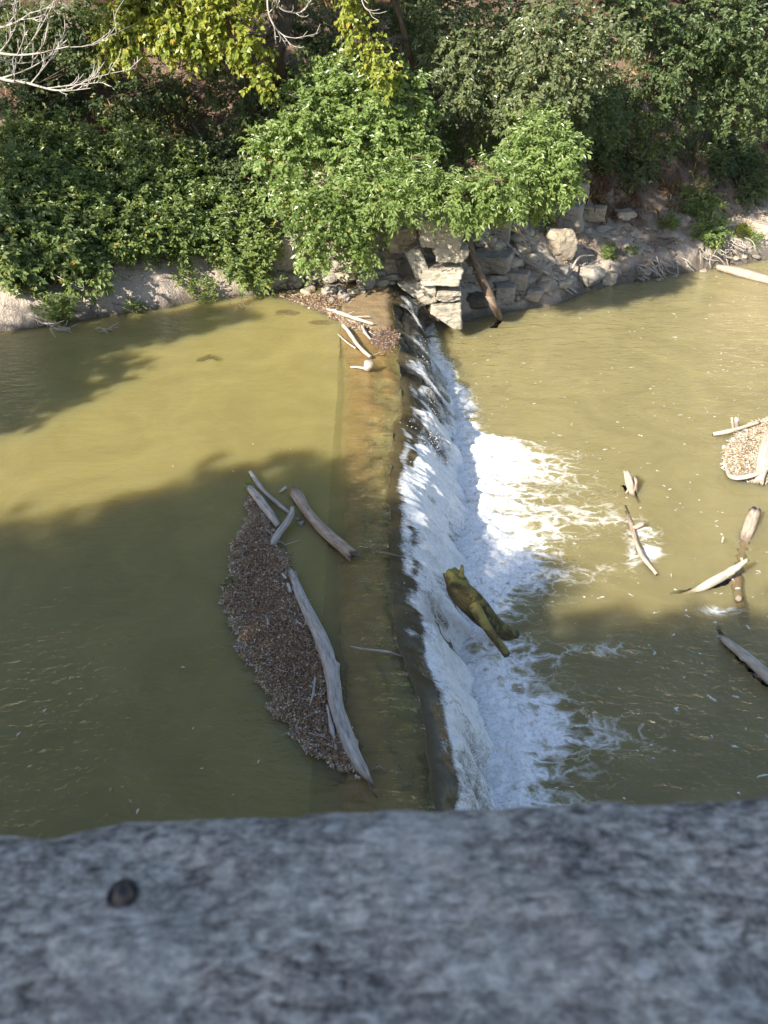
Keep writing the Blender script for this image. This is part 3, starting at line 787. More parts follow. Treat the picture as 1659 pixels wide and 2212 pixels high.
wood('wood_peg', 'tiny white peg upright in the pool near the sunken trunk', 'peg', [([W_(1560, 1176, zl - .05), W_(1562, 1160, zl + .14)], (.02, .016))], 'pale_wood', 7, .1, 135, .6)
wood('wood_peg', 'tiny white peg upright in the pool below the curved branch', 'peg', [([W_(1451, 1252, zl - .05), W_(1450, 1240, zl + .09)], (.015, .010))], 'pale_wood', 7, .1, 136, .6)
# debris pile cut by the right edge
wood('driftwood_log', 'thick white trunk lying on the sunlit debris pile at right', 'log', [([W_(1640, 1040, zl + .08), W_(1648, 1005, zl + .25), W_(1660, 950, zl + .35), W_(1700, 900, zl + .35)], (.10, .12, .13, .13))], 'pale_wood', 14, .14, 141, .6, knots=2)
wood('driftwood_branch', 'pale pole laid along the far side of the debris pile', 'branch', [([W_(1541, 938, zl + .05), W_(1580, 930, zl + .14), W_(1640, 912, zl + .25)], (.045, .05, .035)), ([W_(1575, 935, zl + .06), W_(1620, 922, zl + .1)], (.04, .04))], 'pale_wood', 10, .13, 145, .5)
wood('wood_peg', 'white upright stub behind the debris pile, the wider of two', 'peg', [([W_(1593, 925, zl + .05), W_(1591, 905, zl + .36)], (.055, .05))], 'pale_wood', 9, .1, 147, .6)
wood('wood_peg', 'white upright stub behind the debris pile, the thinner of two', 'peg', [([W_(1584, 924, zl + .05), W_(1581, 903, zl + .33)], (.03, .028))], 'pale_wood', 9, .1, 148, .6)
wood('driftwood_branch', 'bent pale root along the near edge of the debris pile', 'branch', [([W_(1566, 1000, zl + .03), W_(1580, 1030, zl + .08), W_(1620, 1028, zl + .2), W_(1660, 1012, zl + .26)], (.03, .05, .045, .05))], 'pale_wood', 9, .16, 149, .5)
# leaning poles by the abutment, log at the right bank, sticks in the rubble
wood('fallen_pole', 'weathered trunk leaning from the rubble into the pool beside the abutment', 'log',
     [([py(1012, 520, 23.0), py(1030, 580, 22.6), py(1048, 620, 22.4), py(1068, 660, 22.3), W_(1082, 694, zl - .1)], (.10, .12, .13, .12, .08)), ([py(1033, 592, 22.55), py(1022, 586, 22.4)], (.04, .02))], 'brown_wood', 12, .12, 151, .6, sub=True, knots=4)
wood('driftwood_log', 'pale log half afloat at the foot of the right bank', 'log', [([W_(1550, 577, zl + .14), W_(1590, 586, zl + .12), W_(1659, 606, zl + .06), W_(1720, 622, zl)], (.10, .17, .17, .15))], 'tan_wood', 12, .13, 155, .5, sub=True)
wood('fallen_pole', 'thin grey pole lying across the right rubble slope', 'branch', [([hit(1088, 538) + (0, 0, .25), hit(1130, 580) + (0, -.1, .3), hit(1180, 605) + (0, -.1, .25), hit(1245, 637) + (0, -.1, .1)], (.05, .06, .05, .03)), ([hit(1180, 606) + (0, -.1, .2), hit(1235, 640) + (0, -.1, .1)], (.03, .02)), ([hit(1170, 600) + (0, -.1, .2), hit(1250, 628) + (0, 0, .1)], (.03, .02))], 'twig', 8, .1, 157, .3)
wood('fallen_pole', 'bowed grey branch against the round boulder at the right waterline', 'branch', [([hit(1226, 602) + (0, -.1, .1), hit(1246, 578) + (0, -.1, .35), hit(1280, 570) + (0, -.05, .3)], (.035, .04, .02))], 'twig', 8, .1, 159, .3)
wood('fallen_pole', 'pale forked root hanging under the leafy tree by the abutment', 'branch', [([py(1075, 472, 22.6), py(1100, 492, 22.5), py(1125, 508, 22.5), py(1144, 545, 22.6)], (.04, .035, .03, .015)), ([py(1120, 470, 22.8), py(1122, 500, 22.6), py(1140, 520, 22.6)], (.03, .025, .015))], 'tan_wood', 8, .12, 161, .3)
# brushwood at the left waterline and roots at the right one
def brush(name, label, pts, seed, mat='twig', spread=.5, n=9, ln=.6, r=.016, drop=0.0):
    rg = np.random.default_rng(seed)
    limbs = []
    for k in range(n):
        c = np.asarray(pts[k % len(pts)]) + rg.normal(0, .06, 3)
        d = np.array([rg.normal(0, 1) * spread + .4, rg.normal(0, .35) - .2, rg.uniform(.0, .55) - drop]); d /= np.linalg.norm(d)
        L_ = ln * rg.uniform(.5, 1.2)
        limbs.append(([c, c + d * L_ * .5 + rg.normal(0, .05, 3), c + d * L_ + rg.normal(0, .08, 3)], (r, r * .8, r * .35)))
    return wood(name, label, 'brushwood', limbs, mat, 6, .1, seed, 0)
brush('brushwood', 'tangle of dead twigs in the water at the far left bank', [W_(95, 702, .05), W_(120, 708, .05)], 201, 'twig', .9, 12, .75, .02)
brush('brushwood', 'small dead twig fork afloat right of the left bank tangle', [W_(212, 714, .02)], 203, 'twig', .7, 5, .5, .018)
brush('brushwood', 'thin green brown sprig standing in the still water near the rubble', [W_(518, 664, .0)], 205, 'brown_wood', .5, 7, .45, .010)
for i, (uu_, vv_) in enumerate(((1400, 592), (1440, 578), (1535, 560), (1590, 540))):
    brush('root_tangle', ('bare roots hanging from the undercut left part of the right bank', 'bare roots hanging in the middle of the undercut right bank', 'pale roots below the soil ledge near the pale bank log', 'pale roots at the right edge above the bank log')[i],
          [hit(uu_ + k * 14, vv_ + (k % 2) * 6) + (0, -.1, .35) for k in range(-2, 3)], 210 + i, 'twig', .5, 14, .7, .020, .75)

# ================================================================ ROCKS
def _ico(sub):
    import bmesh
    b = bmesh.new(); bmesh.ops.create_icosphere(b, subdivisions=sub, radius=1.0)
    v = np.array([x.co[:] for x in b.verts]); b.verts.index_update()
    f = np.array([[x.index for x in p.verts] for p in b.faces]); b.free()
    return v, f
ICO, ICOF = _ico(5)
ICO3, ICOF3 = _ico(3)
def rock_mesh(name, size, mat, seed, boxy=0.0, detail=True, rot=0.0, tilt=0.0, skew=None):
    rg = np.random.default_rng(seed)
    V, F = (ICO, ICOF) if detail else (ICO3, ICOF3)
    if boxy > .5:
        ax = np.concatenate([np.eye(3), -np.eye(3)]) + rg.normal(0, .07, (6, 3))
        ds = np.full(6, 1.0) * rg.uniform(.95, 1.03, 6)
        ex = rg.normal(0, 1, (5, 3)); ex /= np.linalg.norm(ex, axis=1)[:, None]
        pl = np.concatenate([ax / np.linalg.norm(ax, axis=1)[:, None], ex]); ds = np.concatenate([ds, rg.uniform(1.28, 1.5, 5)])
    else:
        ex = rg.normal(0, 1, (13, 3)); ex /= np.linalg.norm(ex, axis=1)[:, None]
        pl = np.concatenate([ex, [[0, 0, 1], [0, 0, -1]]]); ds = np.concatenate([rg.uniform(.72, 1.05, 13), [.8, .8]])
    dots = V @ pl.T
    r = np.where(dots > .02, ds / np.maximum(dots, .02), 9).min(1)
    r = np.minimum(r, 1.75 if boxy > .5 else 1.25)
    q = V * r[:, None]
    n = fbm(q * 1.6 + seed, 4, seed); n2 = fbm(q * np.array([4, 4, 7.]) + seed, 4, seed + 3)
    q = q * (1 + .060 * n + .036 * n2)[:, None]
    q = q * np.asarray(size) * .5
    c, s = math.cos(tilt), math.sin(tilt)
    q = q @ np.array([[c, 0, -s], [0, 1, 0], [s, 0, c]])
    c, s = math.cos(rot), math.sin(rot)
    q = q @ np.array([[c, s, 0], [-s, c, 0], [0, 0, 1]])
    if skew is not None: q = skew(q)
    me = mesh(name, q, F, M[mat], True)
    return me
def rock(label, u0, v0, u1, v1, mat, seed, Y=None, boxy=0.0, rot=None, tilt=0.0, name='boulder', dyf=.8, cat='rock', group=None, detail=True, lift=0.0):
    uc = (u0 + u1) / 2
    if Y is None:
        b = hit(uc, v1 - .15 * (v1 - v0))
        Y = b[1]
    c = py(uc, (v0 + v1) / 2, Y)
    k = depth_of(c) / FPX
    w, hp = (u1 - u0) * k, (v1 - v0) * k
    dy = w * dyf
    h = max((hp - dy * .30) / .95, hp * .62)
    rg = np.random.default_rng(seed)
    o = obj(name, rock_mesh(name, (w * 1.04, dy, h * 1.04), mat, seed, boxy, detail, rg.uniform(-.35, .35) if rot is None else rot, tilt), None, c + (0, dy * .3, lift))
    return tag(o, label, cat, group)

# abutment: stacked squared blocks, one thing with a child for each stone
_ab = pz(930, 690, ZL)
ab = empty('stone_abutment', _ab, 'ruined abutment of stacked squared limestone blocks at the end of the dam', 'abutment')
def block(u0, v0, u1, v1, Y, dy, seed, mat='limestone', tilt=0.0, rot=0.0, skew=None):
    c = py((u0 + u1) / 2, (v0 + v1) / 2, Y)
    k = depth_of(c) / FPX
    w, hp = (u1 - u0) * k, (v1 - v0) * k
    h = max((hp - dy * .25) / .95, hp * .58)
    o = obj('stone_block', rock_mesh('stone_block', (w * .95, dy, h), mat, seed, 1.0, True, rot, tilt, skew), ab, c + (0, dy * .35, 0) - _ab)
    return o
def point_down(q):
    # lowest stone: cut away under its left half so it ends in a corner
    z, x = q[:, 2], q[:, 0]
    lim = -.46 + (.40 - x) * .72
    q = q.copy(); q[:, 2] = np.where(z < lim, lim + (z - lim) * .06, z)
    return q
def taper_up(q):
    q = q.copy(); k = (q[:, 2] + .5)
    q[:, 0] = np.where(q[:, 0] < 0, q[:, 0] * (.72 + .38 * np.clip(k, 0, 1.1)), q[:, 0]); return q
tag(block(892, 462, 1010, 541, 21.75, 1.35, 301, skew=taper_up), 'big pale capstone on top of the stack')
block(938, 527, 1009, 575, 21.65, 1.0, 302)
block(904, 572, 999, 627, 21.6, 1.1, 303)
block(940, 621, 999, 657, 21.6, 1.0, 304)
tag(block(928, 648, 1001, 720, 21.5, 1.0, 305, skew=point_down), 'lowest stone, undercut to a point over the pool')
block(862, 600, 946, 664, 21.7, .9, 306, tilt=-.25, skew=point_down)
tag(block(884, 536, 920, 606, 21.75, .5, 307, tilt=-.38), 'narrow slab leaning against the stack')
block(836, 486, 902, 552, 22.5, .9, 308, 'tan_rock', -.1)
block(905, 560, 945, 606, 22.2, .8, 309, 'grey_rock')
block(950, 640, 995, 690, 22.3, .8, 310, 'mossy_rock')
block(905, 655, 950, 700, 22.1, .8, 311, 'mossy_rock')
block(885, 640, 925, 672, 22.2, .6, 312, 'mossy_rock')

R_ = [  # label, u0, v0, u1, v1, material, boxy
 ('square pale block standing at the left end of the rubble', 590, 514, 643, 585, 'limestone', 1),
 ('small block perched on the square pale block', 592, 496, 622, 520, 'limestone', 1),
 ('long low boulder at the left waterline under the square block', 568, 582, 622, 626, 'grey_rock', 0),
 ('rounded boulder right of the long low one at the waterline', 612, 582, 660, 616, 'grey_rock', 0),
 ('grey boulder under the low hanging leaves left of the crest', 655, 588, 702, 617, 'grey_rock', 0),
 ('flat grey boulder next along the waterline toward the crest', 698, 590, 732, 617, 'grey_rock', 0),
 ('brown boulder in the middle of the left rubble row', 726, 584, 775, 620, 'tan_rock', 0),
 ('upright slab like boulder at the corner of the crest', 773, 590, 806, 631, 'grey_rock', 0),
 ('wide tan boulder left of the abutment at crest level', 802, 600, 846, 622, 'tan_rock', 0),
 ('grey boulder lying on the wide tan one', 805, 582, 836, 604, 'grey_rock', 0),
 ('grey boulder tucked against the leaning slab', 832, 588, 868, 616, 'grey_rock', 0),
 ('flat tan rock above the rubble under the leaves', 752, 564, 832, 584, 'tan_rock', 0),
 ('broad flat rock shaded by the hanging leaves', 688, 568, 760, 594, 'grey_rock', 0),
 ('pale cobble between crest corner and drift branch', 748, 622, 778, 641, 'tan_rock', 0),
 ('dark pyramid shaped cobble at the crest corner', 726, 616, 745, 642, 'grey_rock', 0),
 ('lumpy grey cobble where the litter meets the rubble', 698, 616, 730, 645, 'grey_rock', 0),
 ('squared grey block right of the abutment above the pole foot', 1024, 540, 1104, 598, 'grey_rock', 1),
 ('grey stone under the squared block beside the leaning trunk', 1052, 590, 1092, 620, 'grey_rock', 0),
 ('tilted grey slab in the middle of the right rubble', 1090, 584, 1144, 632, 'grey_rock', 1),
 ('dark block with its foot in the pool by the leaning trunk', 1070, 614, 1112, 660, 'grey_rock', 1),
 ('sloping dark slab in the shade between abutment and trunk', 1006, 630, 1058, 674, 'mossy_rock', 0),
 ('low boulder at the waterline under the thin pole', 1128, 618, 1182, 660, 'grey_rock', 0),
 ('small boulder beside the low one at the waterline', 1176, 600, 1204, 634, 'grey_rock', 0),
 ('tall pale boulder standing on the right rubble slope', 1182, 488, 1242, 576, 'tan_rock', 0),
 ('broken foot of the tall pale boulder', 1184, 566, 1242, 608, 'grey_rock', 0),
 ('tilted slab above the tall pale boulder', 1184, 440, 1258, 508, 'grey_rock', 1),
 ('big round boulder at the right waterline', 1244, 570, 1301, 632, 'grey_rock', 0),
 ('pale squarish stone right of the round boulder', 1297, 588, 1328, 616, 'tan_rock', 1),
 ('grey stone up slope behind the leaning trunk', 1062, 476, 1104, 540, 'grey_rock', 1),
 ('grey boulder half way up behind the tilted slab', 1110, 518, 1150, 562, 'grey_rock', 0),
 ('pale flat topped stone on the clay shelf', 1260, 444, 1308, 482, 'tan_rock', 1),
 ('grey slab bedded in the clay shelf', 1333, 454, 1372, 478, 'tan_rock', 1),
 ('small stone on the clay below the flat topped one', 1290, 482, 1322, 510, 'grey_rock', 0),
 ('smallest stone on the clay near the tall pale boulder', 1258, 490, 1278, 508, 'grey_rock', 0),
 ('pale stone at the right frame edge of the clay bank', 1632, 478, 1690, 530, 'limestone', 0),
 ('tan rock at the foot of the undercut right bank', 1378, 578, 1412, 600, 'tan_rock', 0),
 ('shaded boulder beside the abutment top under the leaves', 1012, 480, 1062, 540, 'grey_rock', 0),
 ('wedge of stone under the tree right of the capstone', 1240, 395, 1270, 440, 'tan_rock', 1),
]
for i, (lab, u0, v0, u1, v1, mt, bx) in enumerate(R_):
    rock(lab, u0, v0, u1, v1, mt, 400 + i * 3, None, bx, None, 0.0, 'boulder', .85)
# submerged rocks that glow faintly through the water
for i, (u_, v_, w_, lab) in enumerate(((690, 712, .42, 'drowned tan rock showing faintly near the left rubble'), (455, 792, .42, 'drowned rock glimmering in the sunlit still water'), (620, 690, .5, 'drowned flat rock beside the litter spit'))):
    p = W_(u_, v_, -.19)
    o = obj('sunken_rock', rock_mesh('sunken_rock', (w_ * 1.6, w_ * 1.1, .26), 'limestone', 700 + i, 0, False), None, p)
    tag(o, lab, 'rock'); SUB.append(o)
rg = np.random.default_rng(8)
rub = [rock_mesh('rubble_stone', (1, 1, .75), ('grey_rock', 'tan_rock', 'grey_rock', 'limestone')[k], 720 + k, 0, False) for k in range(4)]
RUBL = {'left': 'small loose stone in the rubble between left bank and abutment', 'right': 'small loose stone in the rubble right of the abutment', 'big': 'big broken rock in the dark rock pile right of the abutment', 'mud': 'small stone along the muddy foot of the undercut right bank'}
def rubble(zone, lo, hi, line, n):
    for k in range(n):
        t = rg.uniform(0, len(line) - 1.001); a = int(t); f = t - a
        u_ = line[a][0] * (1 - f) + line[a + 1][0] * f + rg.normal(0, 6); v_ = line[a][1] * (1 - f) + line[a + 1][1] * f + rg.normal(0, 9)
        p = hit(u_, v_); s = rg.uniform(lo, hi) ** 1.0
        ki = int(rg.integers(4)); o = obj('rubble_stone', rub[ki], None, p + (0, 0, s * .15))
        o.scale = (s * rg.uniform(.8, 1.4), s * rg.uniform(.8, 1.2), s * rg.uniform(.7, 1.1))
        o.rotation_euler = (rg.uniform(-.4, .4), rg.uniform(-.4, .4), rg.uniform(0, 6.28))
        col_ = ('grey', 'tan', 'dark grey', 'pale')[ki]; tag(o, RUBL[zone].replace('small', 'small ' + col_).replace('big', 'bigger ' + col_), 'stone', col_ + ' rubble stones, ' + zone)
rubble('left', .14, .34, [(585, 622), (640, 618), (700, 632), (740, 636), (800, 618), (850, 612)], 34)
rubble('left', .15, .30, [(660, 570), (720, 572), (800, 570), (850, 560), (880, 575)], 18)
rubble('right', .16, .36, [(1020, 610), (1100, 640), (1160, 632), (1200, 620), (1245, 600)], 26)
rubble('right', .15, .34, [(1040, 500), (1090, 520), (1150, 575), (1230, 590)], 18)
rubble('big', .40, .75, [(1030, 505), (1080, 545), (1120, 600), (1180, 630)], 12)
rubble('big', .40, .75, [(1040, 560), (1090, 500), (1150, 520), (1170, 585), (1215, 615)], 14)
rubble('mud', .12, .26, [(1330, 612), (1400, 596), (1470, 585), (1540, 568), (1640, 548)], 16)

# ================================================================ FOLIAGE
def unit(a): return a / (np.linalg.norm(a, axis=-1, keepdims=True) + 1e-9)
def leaf_mesh(name, Pb, axis_, nrm, L, Wd, rnd, mat, fold=.18, curl=.12):
    """folded pointed leaves: base, two shoulders, tip (4 triangles with a mid rib)"""
    n = len(Pb)
    a = unit(axis_); s = unit(np.cross(nrm, a)); u = np.cross(a, s)
    L = L[:, None]; Wd = Wd[:, None]
    v0 = Pb
    v1 = Pb + a * L * .45 + s * Wd * .5 + u * Wd * fold
    v2 = Pb + a * L * .45 - s * Wd * .5 + u * Wd * fold
    v3 = Pb + a * L - u * L * curl
    V = np.stack([v0, v1, v2, v3], 1).reshape(-1, 3)
    b = np.arange(n)[:, None] * 4
    T = np.concatenate([b + np.array([[0, 3, 1]]), b + np.array([[0, 2, 3]])])
    return mesh(name, V, T, M[mat], False, {'rnd': np.repeat(rnd, 4)})
def crown_leaves(lobes, twigs_per_m2, per_twig, L, Wd, seed, droop=.3, twig_len=.38, inner=.55, upbias=.75, flat=.0):
    """leaf sprays on twigs spread through the volume of each lobe"""
    rg = np.random.default_rng(seed)
    PB, AX, NR, LL, WW, RN = [], [], [], [], [], []
    for (c, r) in lobes:
        r = np.asarray(r, float) * np.ones(3)
        area = 4 * np.pi * ((r[0] * r[1]) ** 1.6 / 3 + (r[0] * r[2]) ** 1.6 / 3 + (r[1] * r[2]) ** 1.6 / 3) ** (1 / 1.6)
        n = max(6, int(area * twigs_per_m2))
        d = unit(rg.normal(0, 1, (n, 3)))
        lump = .80 + .42 * vnoise(d * 2.1 + rg.uniform(0, 50), seed) + .22 * vnoise(d * 5.0 + 7, seed + 2)
        keep = vnoise(d * 3.1 + rg.uniform(0, 50), seed + 4) > -.38
        rr = (inner + (1 - inner) * rg.uniform(0, 1, n) ** .6) * lump
        st = np.asarray(c) + d * r * rr[:, None]
        dr = unit(d * .75 + rg.normal(0, .45, (n, 3)) + np.array([0, 0, -droop]))
        st, dr, d = st[keep], dr[keep], d[keep]; n = len(st)
        tone = rg.uniform(0, 1, n)
        tl = twig_len * rg.uniform(.6, 1.25, n)
        for j in range(per_twig):
            t = (j + rg.uniform(0, .8, n)) / per_twig
            sd = 1 if j % 2 else -1
            side = unit(np.cross(dr, np.array([0, 0, 1.]) + rg.normal(0, .25, (n, 3)))) * sd
            bend = np.stack([0 * t, 0 * t, -droop * .35 * tl * t * t], -1)
            PB.append(st + dr * (tl * t)[:, None] + bend + rg.normal(0, .012, (n, 3)))
            AX.append(dr * .55 + side * rg.uniform(.4, 1.0, n)[:, None] + rg.normal(0, .3, (n, 3)) + np.array([0, 0, -droop * .55]))
            NR.append(np.array([-.50, -.66, upbias]) + d * .42 + rg.normal(0, .30, (n, 3)))
            sz = rg.uniform(.62, 1.18, n)
            LL.append(L * sz); WW.append(Wd * sz * rg.uniform(.85, 1.15, n))
            RN.append(np.clip(.35 + .38 * (tone - .5) + rg.normal(0, .2, n) + (rg.uniform(0, 1, n) > .985) * .6, 0, 1))
    c = np.concatenate
    return c(PB), c(AX), c(NR), c(LL), c(WW), c(RN)
NLEAF, LS = 0, 1.12
def foliage(name, lobes, mat, seed, dens=14, per=11, L=.105, Wd=.06, parent=None, org=(0, 0, 0), **kw):
    global NLEAF
    a = crown_leaves(lobes, dens * 1.75, per, L * LS, Wd * LS, seed, **kw)
    NLEAF += len(a[0])
    o = obj(name, leaf_mesh(name, a[0] - np.asarray(org), *a[1:], mat), parent)
    return o
def lob(u, v, ru, rv, Y, dy=None):
    ru, rv = ru * 1.18, rv * 1.18
    c = py(u, v, Y); k = depth_of(c) / FPX
    return (c, (ru * k, (dy if dy else (ru + rv) * .5 * k), rv * k))
def tree(name, label, cat, base, lobes, mat, seed, trunk_r=.12, path=None, group=None, limb_r=.04, bark='bark', **kw):
    base = np.asarray(base, float)
    t = empty(name, base, label, cat, group)
    pr = Parts()
    cs = np.array([l[0] for l in lobes])
    top = cs[np.argmax(cs[:, 2])]
    path = [base + (0, 0, -.3), base * .6 + cs.mean(0) * .4 + (0, 0, .2), cs.mean(0) * .5 + top * .5] if path is None else path
    path = [np.asarray(p) for p in path]
    tube(pr, path, np.linspace(trunk_r, trunk_r * .45, len(path)), 12, 24, .10, seed)
    obj('trunk', pr.build('trunk', M[bark], True, base), t)
    sp = smooth_path(path, 30)
    pb = Parts()
    rg_ = np.random.default_rng(seed)
    for (c, r) in lobes:
        k = np.argmin(np.linalg.norm(sp - c, axis=1) + np.maximum(sp[:, 2] - c[2], 0) * .5)
        a = sp[k]; m_ = a * .5 + c * .5 + (0, 0, .15 * np.linalg.norm(c - a)) + rg_.normal(0, .1, 3)
        tube(pb, [a, m_, c], (limb_r, limb_r * .7, limb_r * .35), 7, 12, .08, seed + k)
        for q in range(4):
            e = c + unit(rg_.normal(0, 1, 3)) * np.asarray(r) * .8
            tube(pb, [m_ * .4 + c * .6, (c + e) / 2 + rg_.normal(0, .05, 3), e], (limb_r * .4, limb_r * .3, limb_r * .12), 5, 7, .05, seed + q)
    obj('branches', pb.build('branches', M[bark], True, base), t)
    foliage('crown', lobes, mat, seed, parent=t, org=base, **kw)
    return t

# --- the bright leafy tree over the abutment
T1 = [lob(600, 335, 62, 48, 21.6), lob(640, 300, 60, 42, 22.0), lob(690, 215, 62, 62, 22.4), lob(735, 160, 50, 30, 22.8), lob(770, 235, 70, 60, 22.2),
      lob(850, 215, 66, 62, 22.4), lob(842, 285, 66, 48, 22.0), lob(760, 320, 62, 42, 21.6), lob(660, 255, 52, 46, 21.8), lob(905, 300, 40, 34, 22.4)]
tree('leafy_tree', 'bright green leafy tree arching over the far end of the dam', 'tree', hit(800, 470), T1, 'leaf_bright', 1001, .13, [hit(800, 470) + (0, 0, -.3), py(800, 400, 22.8), py(770, 300, 22.5), py(740, 200, 22.7)], dens=15, per=11, L=.125, Wd=.066)
T2 = [lob(622, 425, 48, 32, 20.9), lob(665, 450, 55, 40, 20.8), lob(700, 500, 58, 50, 20.6), lob(668, 545, 32, 26, 20.5), lob(755, 480, 48, 46, 20.8), lob(778, 540, 26, 36, 20.6), lob(735, 430, 46, 30, 21.0), lob(815, 500, 22, 18, 20.8)]
tree('leafy_shrub', 'low bright shrub dipping its leaves to the left rubble', 'shrub', hit(720, 500), T2, 'leaf_bright', 1003, .07, dens=16, per=11, L=.115, Wd=.064, limb_r=.025)
T3 = [lob(790, 395, 55, 36, 20.9), lob(850, 385, 58, 36, 20.8), lob(850, 435, 55, 36, 20.5), lob(910, 395, 55, 40, 20.6), lob(960, 420, 52, 40, 20.4), lob(1015, 425, 48, 40, 20.4), lob(1020, 470, 28, 18, 20.4), lob(1075, 395, 55, 46, 20.6), lob(1080, 432, 46, 28, 20.5), lob(880, 345, 40, 24, 21.2)]
tree('leafy_tree', 'glossy narrow leaved tree spreading level over the abutment capstone', 'tree', hit(990, 430), T3, 'leaf_bright', 1005, .11, [hit(990, 430) + (0, 0, -.3), py(985, 400, 22.3), py(960, 380, 21.6), py(900, 380, 21.2)], dens=17, per=12, L=.125, Wd=.045, droop=.35)
T4 = [lob(1165, 290, 60, 42, 21.6), lob(1200, 335, 58, 55, 21.4), lob(1150, 350, 52, 42, 21.4), lob(1215, 390, 40, 34, 21.3), lob(1150, 405, 46, 36, 21.2), lob(1170, 438, 32, 20, 21.4), lob(1120, 330, 36, 34, 21.6)]
tree('leafy_shrub', 'round bright shrub over the right rubble slope', 'shrub', hit(1190, 440), T4, 'leaf_bright', 1007, .09, dens=17, per=12, L=.13, Wd=.048, droop=.35, limb_r=.03)
# --- duller trees above
T5 = [lob(960, 40, 62, 46, 23.5), lob(1000, 110, 56, 50, 23.2), lob(985, 190, 46, 46, 23.0), lob(1050, 150, 50, 60, 23.4), lob(1070, 225, 42, 42, 23.2), lob(1075, 60, 46, 46, 24.0), lob(940, 120, 28, 30, 23.4)]
tree('dusty_tree', 'dusty green tree with hanging sprays left of centre top', 'tree', hit(1030, 330), T5, 'leaf_dusty', 1011, .15, dens=14, per=11, L=.115, Wd=.062, droop=.45)
T6 = [lob(1170, 60, 58, 50, 23.0), lob(1230, 40, 58, 42, 23.2), lob(1180, 130, 55, 50, 22.8), lob(1240, 120, 52, 42, 22.8), lob(1150, 200, 48, 42, 22.6), lob(1220, 195, 48, 38, 22.8), lob(1310, 70, 52, 24, 22.8), lob(1355, 95, 36, 13, 22.7), lob(1130, 262, 38, 36, 22.6), lob(1285, 140, 36, 30, 23.0)]
tree('dusty_tree', 'dusty green tree reaching a sunlit yellow branch to the right', 'tree', hit(1230, 300), T6, 'leaf_dusty', 1013, .16, dens=14, per=11, L=.115, Wd=.062, droop=.4)
T7 = [lob(1010, 290, 42, 30, 24.0), lob(1060, 310, 36, 26, 24.2), lob(950, 310, 40, 36, 24.4), lob(1240, 250, 52, 36, 24.6), lob(1290, 215, 50, 40, 25.0), lob(1325, 270, 36, 32, 25.6), lob(1240, 320, 24, 30, 24.4)]
tree('shaded_shrub', 'dark shrub filling the gap behind the dusty trees', 'shrub', hit(1120, 330), T7, 'leaf_ivy', 1015, .08, dens=13, per=10, L=.11, Wd=.062, limb_r=.03)
# --- yellow green boughs hanging into the top of the frame
T8 = [lob(250, 40, 48, 40, 22.5), lob(310, 30, 55, 42, 22.4), lob(280, 90, 42, 32, 22.2), lob(370, 70, 40, 42, 22.0), lob(430, 30, 60, 36, 22.0), lob(420, 85, 36, 34, 21.9), lob(500, 55, 46, 40, 21.8), lob(540, 110, 26, 30, 21.7), lob(560, 160, 20, 30, 21.6), lob(230, 120, 24, 20, 22.6), lob(340, -50, 90, 50, 22.8), lob(480, -40, 90, 45, 22.4)]
tree('yellowing_tree', 'yellow green maple like boughs drooping in at the upper left', 'tree', hit(395, 60), T8, 'leaf_yellow', 1021, .17, [hit(395, 60) + (0, 0, -.3), py(400, -60, 27), py(410, -150, 25)], dens=12, per=10, L=.13, Wd=.10, droop=.55)
T9 = [lob(752, 10, 20, 26, 21.6), lob(768, 50, 18, 24, 21.6), lob(790, 90, 20, 24, 21.5), lob(812, 130, 24, 22, 21.4), lob(760, -60, 50, 40, 21.8), lob(835, 165, 22, 20, 21.4)]
tree('yellowing_tree', 'single yellow green spray hanging at the top centre', 'tree', hit(905, 235), T9, 'leaf_yellow', 1023, .10, [hit(905, 235) + (0, 0, -.3), py(890, 140, 24.5), py(850, 0, 23.4), py(790, -90, 22)], dens=16, per=10, L=.12, Wd=.08, droop=.6)
# --- left thicket: separate shrubs on the slope
def shrub(label, u, v, lobes, mat, seed, **kw):
    return tree('shrub', label, 'shrub', hit(u, v), lobes, mat, seed, .05, group='thicket on the left bank', limb_r=.02, bark='twig', **kw)
def on_bank(u, v, ru, rv, out=.35):
    h = hit(u, v + rv * .6); return lob(u, v, ru, rv, max(h[1] - out, 12), None)
kw = dict(dens=17, per=11, L=.12, Wd=.062, droop=.2, upbias=.9)
shrub('broad leaved shrub at the left edge hanging to the water', 70, 600, [on_bank(20, 555, 58, 48), on_bank(70, 530, 60, 46), on_bank(140, 555, 52, 40), on_bank(185, 585, 36, 26, .5), on_bank(170, 545, 50, 36), on_bank(55, 585, 42, 26), on_bank(170, 625, 16, 20, .6)], 'leaf_broad', 1101, dens=15, per=11, L=.15, Wd=.085, droop=.3)
shrub('broad leaved shrub above the left waterline shrub', 60, 500, [on_bank(20, 500, 60, 50), on_bank(90, 490, 60, 45), on_bank(150, 510, 55, 42), on_bank(30, 440, 60, 46), on_bank(210, 520, 50, 42)], 'leaf_broad', 1103, dens=15, per=11, L=.145, Wd=.08)
shrub('dark narrow leaved shrub behind the cracked clay face', 300, 520, [on_bank(260, 500, 55, 45), on_bank(320, 490, 55, 42), on_bank(300, 520, 50, 26), on_bank(230, 460, 55, 40)], 'leaf_dark', 1105, **kw)
shrub('dark shrub spilling over the right end of the clay face', 440, 560, [on_bank(400, 495, 48, 40), on_bank(455, 510, 46, 40), on_bank(510, 550, 40, 32, .45), on_bank(552, 555, 36, 40, .45), on_bank(545, 590, 34, 20, .5), on_bank(380, 525, 40, 24)], 'leaf_dark', 1107, **kw)
shrub('dark shrub next to the square pale block', 545, 480, [on_bank(520, 480, 52, 46), on_bank(560, 510, 36, 36), on_bank(470, 470, 50, 46), on_bank(555, 440, 34, 36)], 'leaf_dark', 1109, **kw)
